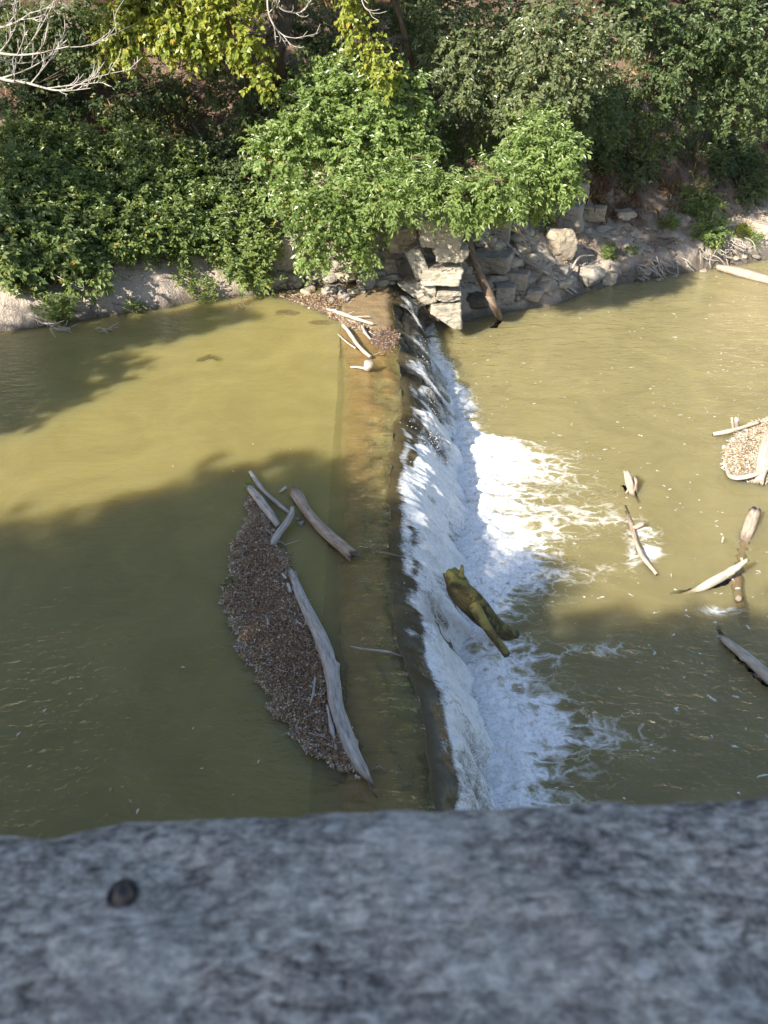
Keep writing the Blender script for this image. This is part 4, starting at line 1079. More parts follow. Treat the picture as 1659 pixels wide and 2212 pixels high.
shrub('tall weedy shrub in the middle of the left thicket', 350, 420, [on_bank(330, 410, 60, 50), on_bank(390, 430, 55, 45), on_bank(290, 420, 52, 45), on_bank(420, 380, 50, 42), on_bank(360, 460, 52, 36)], 'leaf_dark', 1111, **kw)
shrub('weedy shrub on the left thicket near the frame edge', 110, 400, [on_bank(90, 390, 60, 48), on_bank(150, 400, 55, 45), on_bank(30, 370, 55, 46), on_bank(200, 420, 50, 42), on_bank(150, 450, 52, 36)], 'leaf_dark', 1113, **kw)
shrub('shrub at the upper rim of the thicket, left of the dead branches', 80, 310, [on_bank(60, 310, 60, 42), on_bank(120, 300, 55, 40), on_bank(180, 320, 52, 42), on_bank(10, 300, 45, 36), on_bank(120, 345, 55, 36)], 'leaf_dark', 1115, **kw)
shrub('shrub at the upper rim of the thicket, below the yellowing boughs', 280, 310, [on_bank(240, 300, 52, 40), on_bank(300, 320, 55, 45), on_bank(360, 340, 52, 40), on_bank(270, 360, 52, 36)], 'leaf_dark', 1117, **kw)
shrub('shrub between the thicket and the leafy tree', 470, 380, [on_bank(450, 350, 45, 36), on_bank(500, 400, 45, 40), on_bank(545, 390, 32, 34), on_bank(480, 310, 40, 30)], 'leaf_ivy', 1119, **kw)
# --- right bank plants
kr = dict(dens=17, per=11, L=.11, Wd=.06, droop=.3)
tree('slope_shrub', 'pale speckled shrub on the earth face right of the round shrub', 'shrub', hit(1385, 385), [on_bank(1385, 360, 30, 32), on_bank(1395, 325, 18, 18), on_bank(1370, 385, 22, 16)], 'leaf_dusty', 1201, .03, limb_r=.015, **kr)
tree('slope_shrub', 'bushy plant growing down the middle of the clay shelf', 'shrub', hit(1520, 500), [on_bank(1510, 430, 34, 34), on_bank(1535, 470, 26, 26), on_bank(1535, 500, 34, 24, .3)], 'leaf_dark', 1203, .03, limb_r=.015, **kr)
tree('slope_shrub', 'leafy creeper mass on the right slope near the frame edge', 'shrub', hit(1600, 400), [on_bank(1590, 340, 48, 40), on_bank(1640, 380, 36, 40), on_bank(1560, 310, 40, 30), on_bank(1620, 415, 26, 24), on_bank(1550, 360, 24, 26)], 'leaf_ivy', 1205, .04, limb_r=.015, **kr)
tree('slope_shrub', 'low creeper under the earth face by the round shrub', 'shrub', hit(1310, 360), [on_bank(1300, 335, 30, 24), on_bank(1330, 300, 26, 26), on_bank(1290, 300, 24, 24)], 'leaf_ivy', 1207, .03, limb_r=.015, **kr)
for i, (u_, v_, r_, lb) in enumerate(((1448, 482, 15, 'small weed tuft in the middle of the bare clay'), (1313, 548, 14, 'green weed tuft near the waterline right of the round boulder'), (1605, 500, 13, 'yellow green weed tuft by the soil ledge crack'), (1630, 520, 12, 'dark weed tuft at the foot of the soil ledge'), (1362, 545, 8, 'smallest weed tuft on the clay bank'), (440, 630, 22, 'spiky weed tuft at the left waterline'), (290, 664, 12, 'weed sprig at the foot of the cracked clay'), (400, 600, 16, 'weed tuft growing on the cracked clay face'), (120, 665, 30, 'trailing weed over the clay at the left waterline'), (540, 1052, 9, 'green sprig growing from the broken plank'), (494, 1262, 9, 'green water weed on the left rim of the raft'))):
    if v_ > 1000:
        c = W_(u_, v_, .06); k = depth_of(c) / FPX; lb_ = [(c, (r_ * k, r_ * k, .05))]; b_ = c
    else:
        lb_ = [on_bank(u_, v_, r_, r_ * .8, .08)]; b_ = hit(u_, v_)
    o = foliage('weed', lb_, 'leaf_dark' if i not in (2,) else 'leaf_yellow', 1300 + i, dens=60 if v_ < 1000 else 160, per=7, L=.11 if v_ < 1000 else .06, Wd=.035 if v_ < 1000 else .016, org=b_, droop=-.3, twig_len=.2 if v_ < 1000 else .08)
    o.location = b_; tag(o, lb, 'weed')
# --- dark slope cover and upper right trees
T10 = [lob(1340, 190, 40, 40, 26.5), lob(1400, 230, 46, 40, 27), lob(1560, 220, 50, 40, 28), lob(1420, 300, 36, 24, 27.5), lob(1350, 20, 50, 40, 26), lob(1480, 60, 66, 50, 27), lob(1560, 40, 66, 50, 27.5), lob(1630, 80, 60, 56, 28), lob(1440, 140, 46, 40, 26.5), lob(1600, 160, 60, 42, 28), lob(1540, 130, 46, 36, 28), lob(1400, 40, 52, 46, 26.5), lob(1480, 220, 42, 40, 27.5), lob(1640, 230, 46, 42, 29)]
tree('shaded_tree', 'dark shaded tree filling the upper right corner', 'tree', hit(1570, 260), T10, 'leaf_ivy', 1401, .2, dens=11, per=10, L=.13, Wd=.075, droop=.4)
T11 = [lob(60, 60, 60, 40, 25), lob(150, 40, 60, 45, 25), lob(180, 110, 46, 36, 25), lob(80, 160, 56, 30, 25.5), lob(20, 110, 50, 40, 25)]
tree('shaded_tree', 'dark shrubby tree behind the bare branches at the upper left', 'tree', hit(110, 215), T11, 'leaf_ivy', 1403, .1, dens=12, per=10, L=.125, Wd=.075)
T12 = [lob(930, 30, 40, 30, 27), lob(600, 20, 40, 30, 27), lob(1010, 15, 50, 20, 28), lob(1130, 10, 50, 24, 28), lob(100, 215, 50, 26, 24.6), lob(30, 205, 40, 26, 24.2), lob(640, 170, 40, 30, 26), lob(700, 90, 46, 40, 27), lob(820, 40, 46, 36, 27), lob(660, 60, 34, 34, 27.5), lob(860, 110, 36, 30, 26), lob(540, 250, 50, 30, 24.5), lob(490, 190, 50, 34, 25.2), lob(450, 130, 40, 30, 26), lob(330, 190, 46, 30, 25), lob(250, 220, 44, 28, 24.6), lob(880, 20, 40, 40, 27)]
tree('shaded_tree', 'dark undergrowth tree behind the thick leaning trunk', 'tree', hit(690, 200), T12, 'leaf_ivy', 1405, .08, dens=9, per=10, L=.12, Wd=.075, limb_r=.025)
# thick leaning trunk at the top
pr = Parts()
tk = [hit(590, 165) + (0, .2, -.4), py(592, 120, 24.3), py(606, 50, 24.6), py(625, -30, 25.0), py(650, -160, 25.6), py(660, -330, 26)]
b0 = tk[0]
tt = empty('trunk_tree', b0, 'thick leaning tree trunk lit along its left side at the top', 'tree')
tube(pr, tk, (.36, .30, .27, .26, .24, .18), 18, 40, .12, 77)
obj('trunk', pr.build('trunk', M['bark'], True, b0), tt)
rg_ = np.random.default_rng(5)
big = [(np.array([x + rg_.uniform(-.7, .7), 22.2 + rg_.uniform(-1.2, 1.6) + .06 * x, 9.4 + rg_.uniform(-.5, 1.6)]), (rg_.uniform(1.2, 1.8), rg_.uniform(1.2, 1.7), rg_.uniform(.8, 1.1))) for x in np.arange(-10, 4.5, 1.5)]  # unseen boughs added overhead to shade the slope behind them
big += [(np.array([x, 26.5 + rg_.uniform(-1, 1) + .3 * (x - 5), 9.6 + rg_.uniform(-.4, 1.2)]), (1.6, 1.6, 1.0)) for x in np.arange(5, 14, 1.7)]
big += [(c + np.array([.6, 2.8, 1.0]), r) for c, r in big]
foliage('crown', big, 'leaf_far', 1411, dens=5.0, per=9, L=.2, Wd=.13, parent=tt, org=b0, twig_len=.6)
pb = Parts()
for c, r in big: tube(pb, [tk[-2] + (0, 0, .4), tk[-2] * .5 + c * .5 + (0, 0, .9), c], (.10, .07, .03), 7, 14, .08, 3)
obj('branches', pb.build('branches', M['bark'], True, b0), tt)
# far canopy above the frame, closing the skyline
for i, (x, y, h) in enumerate(((-16, 34, 9), (-8, 36, 11), (2, 38, 10), (10, 38, 12), (18, 40, 11), (26, 42, 10), (-24, 28, 9))):
    b = np.array([x, y, terrain(np.array([x]), np.array([y]))[0]])
    rg_ = np.random.default_rng(1500 + i)
    lo = [(b + (rg_.uniform(-3.5, 3.5), rg_.uniform(-3, 3), h * rg_.uniform(.25, 1.0)), (rg_.uniform(2, 3), rg_.uniform(2, 3), rg_.uniform(1.4, 2.2))) for k in range(9)]
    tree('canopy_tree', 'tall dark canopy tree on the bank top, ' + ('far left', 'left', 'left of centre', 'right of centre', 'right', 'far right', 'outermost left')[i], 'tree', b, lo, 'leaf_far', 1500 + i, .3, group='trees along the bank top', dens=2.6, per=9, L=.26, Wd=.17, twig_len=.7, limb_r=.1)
# trees beyond the left frame edge and by the bridge: their shade lies on the left bank and the near water
def sh_lobes(ts):                                  # (shadow x, shadow y, radius, height): where a bough must hang to shade that spot
    k = math.cos(rad(45)) / math.tan(SUN_EL)
    return [((x - k * h, y - k * h, h), r) for x, y, r, h in ts]
SH = [('shade tree on the left bank beyond the thicket', (-14.5, 17.6), [((-13.2, 16.4, 6.4), 2.2), ((-14.6, 17.4, 8.2), 2.4), ((-12.6, 17.6, 7.6), 2.0), ((-15.8, 16.0, 5.8), 2.2), ((-11.8, 18.6, 9.6), 1.9), ((-16.5, 18.2, 9.4), 2.2)]),
      ('shade tree leaning over the still water beyond the left edge', (-18.0, 13.6), sh_lobes([(-9.2, 15.4, 1.7, 4.6), (-7.6, 14.7, 1.15, 4.2), (-6.5, 15.7, .7, 4.2), (-7.4, 17.2, .9, 5.0), (-5.6, 18.9, .8, 6.0), (-8.4, 13.2, .8, 3.8), (-8.6, 17.6, 1.2, 5.2), (-6.4, 18.4, .9, 6.0), (-4.6, 19.4, .8, 7.0), (-9.8, 13.6, 1.2, 4.0)])),
      ('shade tree on the near bank upstream of the bridge', (-15.5, -2.6), sh_lobes([(-2.2, 11.0, .95, 7.6), (-3.2, 9.9, 1.2, 7.9), (-4.8, 9.0, 1.3, 8.2), (-6.6, 8.2, 1.4, 7.8), (-.8, 9.9, .9, 8.0), (-1.8, 8.6, 1.4, 8.6), (-3.6, 7.8, 1.4, 9.0), (.2, 8.4, .9, 8.8), (-8.4, 7.6, 1.7, 7.5), (-1.0, 11.3, .5, 7.8), (-5.4, 7.4, 1.3, 8.6)])),
      ('unseen tree added behind the bridge to shade the parapet', (-6.4, -9.6), [((-4.6, -4.8, 10.6), 1.7), ((-6.2, -6.2, 12.0), 1.8), ((-3.9, -4.9, 10.9), 1.2), ((-5.6, -4.4, 10.4), 1.3), ((-7.2, -7.8, 12.6), 2.0), ((-4.8, -6.0, 11.8), 1.3)])]  # added out of view so the coping lies in shade
for i, (lab, (x, y), ls) in enumerate(SH):
    b = np.array([x, y, float(terrain(np.array([x]), np.array([y]))[0])])
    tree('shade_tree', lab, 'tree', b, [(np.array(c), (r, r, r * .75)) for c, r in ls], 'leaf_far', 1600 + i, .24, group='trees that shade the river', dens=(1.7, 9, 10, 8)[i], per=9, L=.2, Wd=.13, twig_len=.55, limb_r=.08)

# --- bare dead branches reaching in from the left and from the top
def dead(name, label, limbs, seed, rad0, org, depth_n=3):
    rg_ = np.random.default_rng(seed)
    pr = Parts()
    def grow(P, r0, r1, lev):
        P = [np.asarray(p) for p in P]
        tube(pr, P, np.linspace(r0, r1, len(P)), 7 if lev < 2 else 5, None if lev == 0 else 7, .06, seed + lev)
        if lev >= depth_n: return
        C = smooth_path(P, 24); T = unit(np.gradient(C, axis=0)); ln = np.linalg.norm(P[-1] - P[0])
        for k in range((6, 4, 2)[lev]):
            i = int(24 * (.22 + .75 * (k + rg_.uniform(0, .8)) / (6, 4, 2)[lev])); i = min(i, 23)
            d = unit(T[i] * .75 + np.array([0, 0, .25]) + rg_.normal(0, .42, 3) * np.array([.6, 1, 1]))
            L_ = ln * rg_.uniform(.22, .42); r_ = (r0 + (r1 - r0) * i / 24) * .6
            e = C[i] + d * L_; m_ = C[i] + d * L_ * .5 + rg_.normal(0, .05, 3) * L_
            grow([C[i], m_, e + np.array([0, 0, .12 * L_])], max(r_, .008), .005, lev + 1)
    for P in limbs: grow(P, rad0, .007, 0)
    o = obj(name, pr.build(name, M['twig'], True, org), None, org)
    return tag(o, label, 'branch')
L0 = py(-160, 60, 15.5)
dead('dead_branch', 'bare grey dead boughs fanning in from the upper left edge',
     [[L0, py(-20, 110, 15.2), py(60, 118, 15.0), py(150, 100, 14.8)], [L0, py(-20, 160, 15.0), py(60, 180, 14.8), py(120, 195, 14.6), py(158, 190, 14.5)],
      [L0, py(-20, 60, 15.4), py(30, 50, 15.2), py(70, 25, 15.1)], [L0, py(-30, 20, 15.5), py(10, -5, 15.4), py(60, -30, 15.3)]], 1701, .033, L0)
pr = Parts(); tb = np.array([-12.5, 17.8, 1.0])
L1 = py(590, -70, 20.5)
dead('dead_branch', 'forked bare white branch hanging from the top beside the trunk',
     [[L1, py(578, -10, 20.4), py(584, 40, 20.3), py(612, 76, 20.2), py(655, 84, 20.2)], [L1, py(600, 10, 20.6), py(640, 28, 20.5), py(660, 20, 20.5)]], 1703, .028, L1, 2)
L2 = py(770, -60, 20.8)
dead('dead_branch', 'short bare white twig hanging from the top centre', [[L2, py(785, 10, 20.7), py(808, 30, 20.6)]], 1705, .02, L2, 1)
dead('dead_branch', 'thin bare twig between the yellow spray and the leafy tree', [[py(575, 185, 22), py(605, 200, 21.9), py(650, 212, 21.8)], [py(588, 190, 22), py(610, 225, 21.8), py(640, 240, 21.8)]], 1707, .014, py(575, 185, 22), 1)

# ================================================================ GROUND COVER (uncountable)
rg = np.random.default_rng(55)
def scatter(n, us, vs):
    P = []
    u = rg.uniform(*us, n * 2); v = rg.uniform(*vs, n * 2)
    x = rg.uniform(-13, 17, n); y = yw(x) + rg.uniform(.7, 12, n) ** 1.0
    return np.stack([x, y, terrain(x, y)], -1)
P = scatter(26000, (0, 1659), (0, 600))
kk = vnoise(P * .8, 5) + .35 * vnoise(P * 2.2, 6) > -.25
P = P[kk]; n = len(P)
o = obj('fallen_leaves', leaf_mesh('fallen_leaves', P + (0, 0, .03), unit(rg.normal(0, 1, (n, 3)) * (1, 1, .35)), rg.normal(0, .35, (n, 3)) + (0, -.45, 1), rg.uniform(.06, .12, n), rg.uniform(.035, .07, n), np.clip(rg.normal(.55, .2, n), 0, 1), 'litter'))
tag(o, 'brown fallen leaves scattered over the wooded slope', 'leaf litter', kind='stuff')
P = scatter(16000, (0, 1659), (0, 600)); kk = (vnoise(P * .55, 15) > .10) & (P[:, 1] - yw(P[:, 0]) > 2.2); P = P[kk]; n = len(P)
o = obj('dry_grass', leaf_mesh('dry_grass', P, rg.normal(0, .5, (n, 3)) + (0, -.35, .75), rg.normal(0, 1, (n, 3)), rg.uniform(.25, .6, n), rg.uniform(.012, .024, n), np.clip(rg.normal(.5, .22, n), 0, 1), 'dry_grass', .1, .25))
tag(o, 'dry straw coloured grass on the upper slope', 'grass', kind='stuff')
P = scatter(110000, (0, 1659), (0, 600)); dv = P[:, 1] - yw(P[:, 0])
kk = (vnoise(P * .6, 25) + .5 * vnoise(P * 1.7, 26) > np.where(P[:, 0] > 5.5, .15, -.15)) & (dv > np.where(P[:, 0] > 5.5, 4.2, 1.9)); P = P[kk]; n = len(P)
o = obj('ground_ivy', leaf_mesh('ground_ivy', P + rg.uniform(0, 1, (n, 3)) * (0, -.25, .32), unit(rg.normal(0, 1, (n, 3)) + (0, -.5, -.2)), rg.normal(0, .4, (n, 3)) + (0, -.4, .9), rg.uniform(.08, .15, n), rg.uniform(.05, .10, n), np.clip(rg.normal(.4, .22, n), 0, 1), 'leaf_ivy'))
tag(o, 'low green creeper leaves covering the shaded slope', 'ground cover', kind='stuff')

# ================================================================ LITTER RAFTS
def in_poly(x, y, poly):
    ins = np.zeros(len(x), bool); j = len(poly) - 1
    for i in range(len(poly)):
        xi, yi = poly[i]; xj, yj = poly[j]
        c = ((yi > y) != (yj > y)) & (x < (xj - xi) * (y - yi) / (yj - yi + 1e-12) + xi)
        ins ^= c; j = i
    return ins
def edge_dist(x, y, poly):
    d = np.full(len(x), 9.0)
    for i in range(len(poly)):
        a, b = np.array(poly[i - 1]), np.array(poly[i]); ab = b - a
        t = np.clip(((x - a[0]) * ab[0] + (y - a[1]) * ab[1]) / (ab @ ab + 1e-12), 0, 1)
        d = np.minimum(d, np.hypot(x - a[0] - t * ab[0], y - a[1] - t * ab[1]))
    return d
def mulch_mat():
    m = N('soaked_leaf_mulch')
    n = m.noise(m.pos(), 40.0, 4.0, .7)
    c = m.ramp(n, [(.3, (.05, .036, .031)), (.5, (.12, .085, .07)), (.7, (.21, .15, .12))])
    return m.done(m.pbr(c, .6, .35, m.bump(n, 1.0, .03)))
M['mulch'] = mulch_mat()
def pale_mulch_mat():
    m = N('bleached_bark_mass')
    n = m.noise(m.scalev(m.pos(), (1.0, 2.5, 1.0)), 22.0, 5.0, .7, 1.0)
    return m.done(m.pbr(m.ramp(n, [(.3, (.14, .10, .07)), (.5, (.34, .27, .20)), (.7, (.55, .48, .39))]), .8, .3, m.bump(n, 1.0, .05)))
M['pale_mulch'] = pale_mulch_mat()
def raft(name, label, outline, z0, n, seed, height=.10, tone=.42, edge_tone=.30, size=(.028, .060), sticks=120, mulch='mulch', thin=(.35, .75)):
    rg = np.random.default_rng(seed)
    poly = [tuple(pz(u, v, z0)[:2]) for u, v in outline]
    A = np.array(poly); lo, hi = A.min(0) - .05, A.max(0) + .05
    xs = np.arange(lo[0], hi[0], .035); ys = np.arange(lo[1], hi[1], .035)
    X, Y = np.meshgrid(xs, ys, indexing='ij'); x, y = X.ravel(), Y.ravel()
    def hgt(x, y):
        ins = in_poly(x, y, poly); d = edge_dist(x, y, poly)
        wob = .07 * fbm(P3(x * 8, y * 8), 4, seed)
        s = np.where(ins, d, -d) + wob
        return np.where(s > 0, height * (1 - np.exp(-s / .12)) + .02 * fbm(P3(x * 7, y * 7), 3, seed + 1), -.05 + s * .1), s
    h, s = hgt(x, y)
    org = np.array([A[:, 0].mean(), A[:, 1].mean(), z0])
    t = empty(name, org, label, 'debris'); t['kind'] = 'stuff'
    obj('mulch', mesh('mulch', np.stack([x, y, z0 + h], -1) - org, grid_faces(len(xs), len(ys)), M[mulch], True), t)['kind'] = 'stuff'
    px_ = rg.uniform(lo[0], hi[0], n * 3); py_ = rg.uniform(lo[1], hi[1], n * 3)
    h, s = hgt(px_, py_)
    k = s > -.02; px_, py_, h, s = px_[k][:n], py_[k][:n], h[k][:n], s[k][:n]; m_ = len(px_)
    P = np.stack([px_, py_, z0 + np.maximum(h, 0) + rg.uniform(.0, .03, m_)], -1) - org
    eb = np.exp(-np.maximum(s, 0) / .10)
    sz = rg.uniform(size[0], size[1], m_) * (1 + .1 * eb)
    rn = np.clip(rg.normal(tone, .20, m_) + edge_tone * eb + (rg.uniform(0, 1, m_) > .95) * .4, 0, 1)
    obj('dead_leaves', leaf_mesh('dead_leaves', P, unit(rg.normal(0, 1, (m_, 3)) * (1, 1, .4)), rg.normal(0, .4, (m_, 3)) + (0, 0, 1), sz, sz * rg.uniform(*thin, m_), rn, 'litter', .25, .2), t)['kind'] = 'stuff'
    pr = Parts()
    for q in range(sticks):
        i = rg.integers(m_); c = P[i] + (0, 0, .015); a = rg.uniform(0, 3.14); L_ = rg.uniform(.03, .12)
        d = np.array([math.cos(a), math.sin(a), rg.uniform(-.1, .25)]) * L_
        tube(pr, [c - d, c + rg.normal(0, .006, 3), c + d], (.004, .006, .003), 5, 4, .05, q)
    obj('twigs', pr.build('twigs', M['twig'], True), t)['kind'] = 'stuff'
    return t
raft('leaf_raft', 'raft of dead leaves and twigs packed behind the long driftwood trunk',
     [(541, 1078), (536, 1110), (520, 1150), (508, 1180), (499, 1225), (490, 1260), (481, 1292), (498, 1335), (520, 1398), (548, 1445), (575, 1495), (602, 1545), (640, 1592), (680, 1628), (730, 1662), (768, 1678), (782, 1664), (752, 1600), (728, 1540), (715, 1460), (695, 1390), (672, 1340), (645, 1290), (628, 1240), (605, 1190), (590, 1150), (570, 1110)],
     0.0, 60000, 21, .085, .62, .24, (.014, .040), 110)
raft('debris_pile', 'sunlit pile of driftwood chips and straw at the right edge of the pool',
     [(1600, 930), (1640, 912), (1720, 900), (1740, 1000), (1700, 1040), (1640, 1042), (1590, 1038), (1568, 1015), (1562, 985), (1575, 960), (1590, 945)],
     ZL, 9000, 23, .17, .88, .1, (.03, .10), 60, thin=(.12, .4), mulch='pale_mulch')
raft('leaf_litter_spit', 'thin spit of dead leaves between the left rubble and the crest',
     [(598, 636), (640, 640), (690, 636), (740, 640), (770, 650), (735, 662), (720, 675), (745, 690), (800, 705), (812, 722), (780, 716), (728, 692), (690, 672), (640, 655)],
     0.0, 3400, 27, .045, .60, .18, (.035, .075), 60)
raft('silt_patch', 'clump of brown leaves and silt on the crest edge above the falls',
     [(800, 725), (830, 705), (855, 715), (860, 745), (840, 760), (810, 748)], 0.0, 700, 29, .04, .42, .1, (.03, .06), 20)

build_pools()

# ================================================================ FLOATING LEAVES
rg = np.random.default_rng(77)
FL = [(22, 846), (206, 776), (245, 1590), (160, 1660), (92, 1540), (355, 1535), (285, 1735), (545, 1050 - 90), (625, 985), (605, 975), (630, 970), (692, 950), (372, 1010), (505, 1020), (130, 1655), (270, 1552), (420, 1570), (340, 1620), (60, 1690), (440, 1660), (312, 1480), (210, 1500), (390, 1440), (430, 1300), (585, 1040), (45, 1580), (150, 1715), (500, 1720), (560, 1640), (360, 1720), (240, 1700), (300, 1745)]
fm = []
for k in range(3):
    a = rg.normal(0, .1, (1, 3)) + (1, .2, 0)
    fm.append(leaf_mesh('floating_leaf', np.zeros((1, 3)), a, np.array([[.1, -.1, 1.]]), np.array([.075]), np.array([.034]), np.array([(.80, .95, .6)[k]]), 'litter', .15, .05))
for i, (u_, v_) in enumerate(FL):
    o = obj('floating_leaf', fm[i % 3], None, pz(u_, v_, .006))
    o.rotation_euler = (0, 0, rg.uniform(0, 6.28)); s = rg.uniform(.6, 1.15); o.scale = (s, s, s)
    tag(o, 'single pale fallen leaf adrift on the still upper water', 'leaf', 'leaves adrift on the upper pool')

# ================================================================ SPRAY
def spray():
    rg = np.random.default_rng(91)
    n = 15000
    y = rg.uniform(5.2, 20.5, n)
    t = rg.beta(2.2, 1.3, n) * 1.45
    L, B = lipx(y), basex(y)
    x = L + (B - L) * np.minimum(t, 1) + np.maximum(t - 1, 0) * .9
    z = np.where(t < 1, face_z(np.minimum(t, 1)), ZL) + np.abs(rg.normal(0, .055, n)) + .015
    cl = (fbm(P3(x * 2.2, y * 2.2), 3, 12) > -.1) & ((t > .46) | (rg.uniform(0, 1, n) > .85))
    _, vl = to_px(x, y, z)
    keep = cl & (rg.uniform(0, 1, n) < np.interp(vl, [640, 760, 900, 960], [.05, .3, .6, 1]))
    x, y, z = x[keep], y[keep], z[keep]; n = len(x)
    r = rg.uniform(.003, .008, n)
    oc = np.array([[1, 0, 0], [-1, 0, 0], [0, 1, 0], [0, -1, 0], [0, 0, 1], [0, 0, -1.]])
    of = np.array([[0, 2, 4], [2, 1, 4], [1, 3, 4], [3, 0, 4], [2, 0, 5], [1, 2, 5], [3, 1, 5], [0, 3, 5]])
    st = np.stack([r * rg.uniform(.8, 2.4, n), r, r * rg.uniform(.7, 1.4, n)], -1)
    V = (np.stack([x, y, z], -1)[:, None] + oc[None] * st[:, None]).reshape(-1, 3)
    F = (np.arange(n)[:, None, None] * 6 + of[None]).reshape(-1, 3)
    m = N('water_droplets')
    mt = m.done(m.pbr((.86, .87, .86), .15, .5))
    o = obj('water_spray', mesh('water_spray', V, F, mt, True))
    tag(o, 'droplets of white spray thrown up along the falls', 'spray', kind='stuff')
spray()

# ================================================================ BRIDGE
def coping_mat():
    m = N('weathered_coping_stone')
    p = m.objc()
    q = m.scalev(p, (1.0, 2.1, 1.0))
    n1 = m.noise(q, 13.0, 5.0, .62, .4)
    n2 = m.noise(q, 62.0, 6.0, .72, .3)
    n3 = m.noise(p, 5.0, 3.0)
    n4 = m.noise(p, 130.0, 3.0, .7)
    f = m.math('ADD', m.math('MULTIPLY', n1, .26), m.math('ADD', m.math('MULTIPLY', n2, .60), m.math('MULTIPLY', n4, .28)))
    c = m.ramp(f, [(.46, (.058, .051, .046)), (.53, (.175, .156, .134)), (.59, (.30, .268, .230)), (.69, (.55, .495, .42))])
    c = m.mixc(m.maprange(n3, .45, .7, 0, .55), c, (.46, .42, .37))
    li = m.maprange(m.noise(p, 22.0, 3.0, .5), .66, .74, 0, .7)
    c = m.mixc(li, c, (.66, .65, .62))
    return m.done(m.pbr(c, .9, .25, m.bump(f, .8, .006)))
M['coping'] = coping_mat()
def plain_stone():
    m = N('bridge_concrete')
    n = m.noise(m.objc(), 3.0, 6.0, .65)
    return m.done(m.pbr(m.ramp(n, [(.3, (.16, .15, .14)), (.7, (.33, .31, .28))]), .9, .25, m.bump(n, .6, .03)))
M['concrete'] = plain_stone()
BR = bpy.data.objects.new('bridge', None); COL.objects.link(BR)
BR.location = (0, 0, 6.55); BR.rotation_euler = (0, 0, rad(2.4))
tag(BR, 'old stone bridge parapet with mottled grey coping in the foreground', 'bridge')
def bridge_box(name, lo, hi, mat, bev=.02):
    import bmesh
    b = bmesh.new(); bmesh.ops.create_cube(b, size=1.0)
    for v in b.verts: v.co = [lo[i] + (v.co[i] + .5) * (hi[i] - lo[i]) for i in range(3)]
    bmesh.ops.bevel(b, geom=b.edges[:], offset=bev, segments=2, affect='EDGES')
    me = bpy.data.meshes.new(name); b.to_mesh(me); b.free(); me.materials.append(M[mat])
    return obj(name, me, BR)
# coping: fine mesh near the camera with a worn, slightly crumbled front arris
cx = axis((-22, -1.2, .4), (-1.2, 1.2, .006), (1.2, 22, .4))
sec = [(-.30, -.16), (-.30, -.02), (-.285, -.004)] + [(a, 0.0) for a in np.linspace(-.27, .270, 80)] + [(.285, -.002), (.296, -.007), (.304, -.016), (.309, -.03), (.311, -.05), (.312, -.09), (.312, -.16)]
sec = np.array(sec); sec[:, 1] = sec[:, 1]; sec[:, 0] += .019 * np.clip(sec[:, 0] / .3, 0, 1)
CX, SI = np.meshgrid(cx, np.arange(len(sec)), indexing='ij')
CY, CZ = sec[SI][..., 0], sec[SI][..., 1]
q = np.stack([CX, CY, CZ], -1).reshape(-1, 3)
fine = fbm(q * 14, 4, 5).reshape(CX.shape) * .0035 + fbm(q * 60, 3, 7).reshape(CX.shape) * .0014
chip = np.maximum(fbm(q * 9 + 3, 3, 11).reshape(CX.shape) - .15, 0) * .012
ed = np.exp(-((CY - .329) / .02) ** 2)
CZ = CZ + fine - chip * ed
CY = CY + (fbm(q * 5, 2, 15).reshape(CX.shape) * .0006 + fbm(q * 30, 3, 16).reshape(CX.shape) * .002 - chip * .35) * np.clip((CY - .2) / .1, 0, 1)
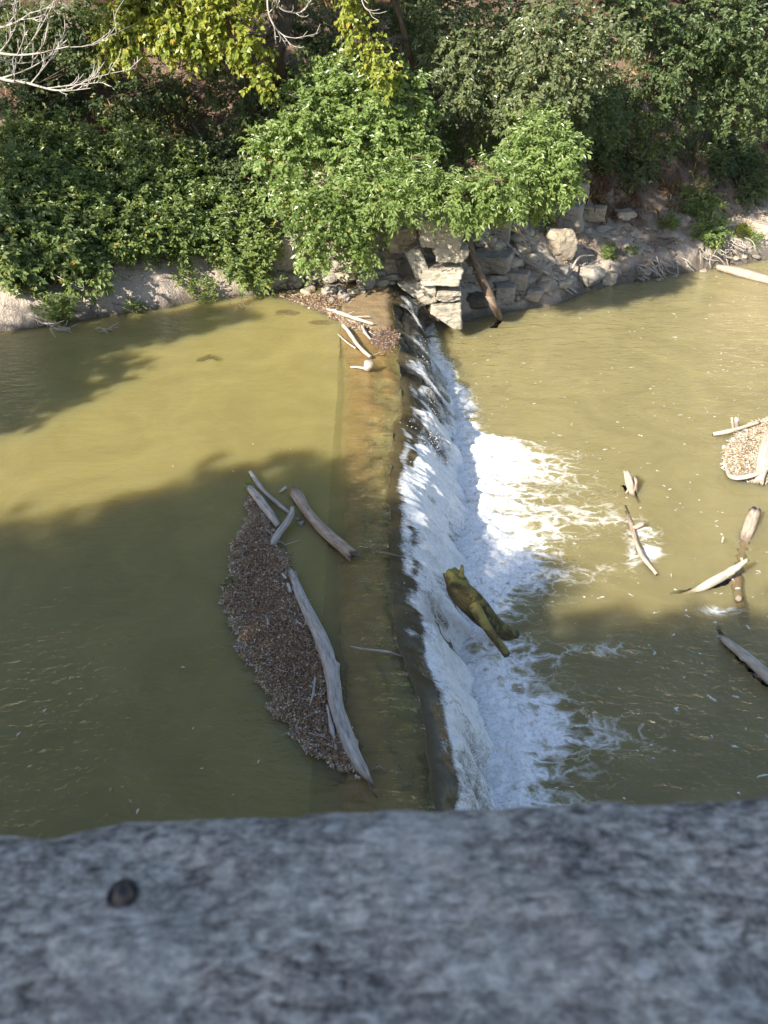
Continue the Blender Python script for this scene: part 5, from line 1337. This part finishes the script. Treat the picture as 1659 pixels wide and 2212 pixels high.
# a shallow broken-off corner far left, as the edge shows
CY = CY - .010 * np.clip((-.20 - CX) / .12, 0, 1) * np.clip((CY - .15) / .15, 0, 1)
obj('coping', mesh('coping', np.stack([CX, CY, CZ], -1).reshape(-1, 3), grid_faces(*CX.shape), M['coping'], True), BR)
bridge_box('parapet_wall', (-22, -.26, -1.15), (22, .27, -.155), 'concrete')
bridge_box('deck', (-22, -5.6, -1.75), (22, .37, -1.151), 'concrete', .03)
bridge_box('parapet_wall', (-22, -5.55, -1.15), (22, -5.05, -.03), 'concrete')
bridge_box('pier', (-10.6, -5.0, -9.6), (-9.2, -.1, -1.751), 'concrete', .05)
bridge_box('pier', (8.6, -5.0, -11.4), (10.0, -.1, -1.751), 'concrete', .05)
# bolt head sunk in the coping
def bolt():
    import bmesh
    m = N('rusted_black_bolt'); p = m.objc()
    mt = m.done(m.pbr(m.mixc(m.maprange(m.noise(p, 160.0, 3.0), .45, .65), (.012, .010, .010), (.055, .030, .018)), .38, .5))
    b = bmesh.new()
    prof = [(.0, .008), (.0045, .0072), (.0078, .004), (.009, .0), (.0105, -.001), (.0112, .0008), (.0124, .0006), (.013, -.003)]
    prof = [(r * .74, z * .8) for r, z in prof]
    rings = []
    for r, z in prof[1:]:
        rings.append([b.verts.new((r * math.cos(a) * (1 + .06 * math.sin(3 * a + r * 300)), r * math.sin(a), z)) for a in np.arange(20) / 20 * 2 * np.pi])
    c = b.verts.new((0, 0, prof[0][1]))
    for i in range(20): b.faces.new((rings[0][i], rings[0][(i + 1) % 20], c))
    for r0, r1 in zip(rings, rings[1:]):
        for i in range(20): b.faces.new((r1[i], r1[(i + 1) % 20], r0[(i + 1) % 20], r0[i]))
    me = bpy.data.meshes.new('bolt'); b.to_mesh(me); b.free(); me.materials.append(mt)
    for p_ in me.polygons: p_.use_smooth = True
    w = pz(265, 1930, 6.552)
    a = -rad(2.4); o = obj('bolt', me, BR, (w[0] * math.cos(a) - w[1] * math.sin(a), w[0] * math.sin(a) + w[1] * math.cos(a), .002))
    tag(o, 'black rusted bolt head set in the coping')
bolt()

# unseen creeper added on the parapet to soften the bridge's shadow on the pool
rg = np.random.default_rng(303)
vl = []
for x in np.linspace(-8.6, -1.5, 24):
    hh = rg.uniform(.05, .34) * (1 if rg.uniform() > .3 else .3)
    vl.append((np.array([x + rg.normal(0, .1), .30 + .042 * x, 6.55 + hh * .6]), (rg.uniform(.2, .42), .2, hh + .05)))
vo = vl[0][0]
o = foliage('added_shade_creeper', vl, 'leaf_dark', 3030, dens=26, per=7, L=.09, Wd=.07, org=vo, twig_len=.14)
o.location = vo
tag(o, 'invented leafy creeper left of the view, roughening the bridge shadow edge', 'creeper')
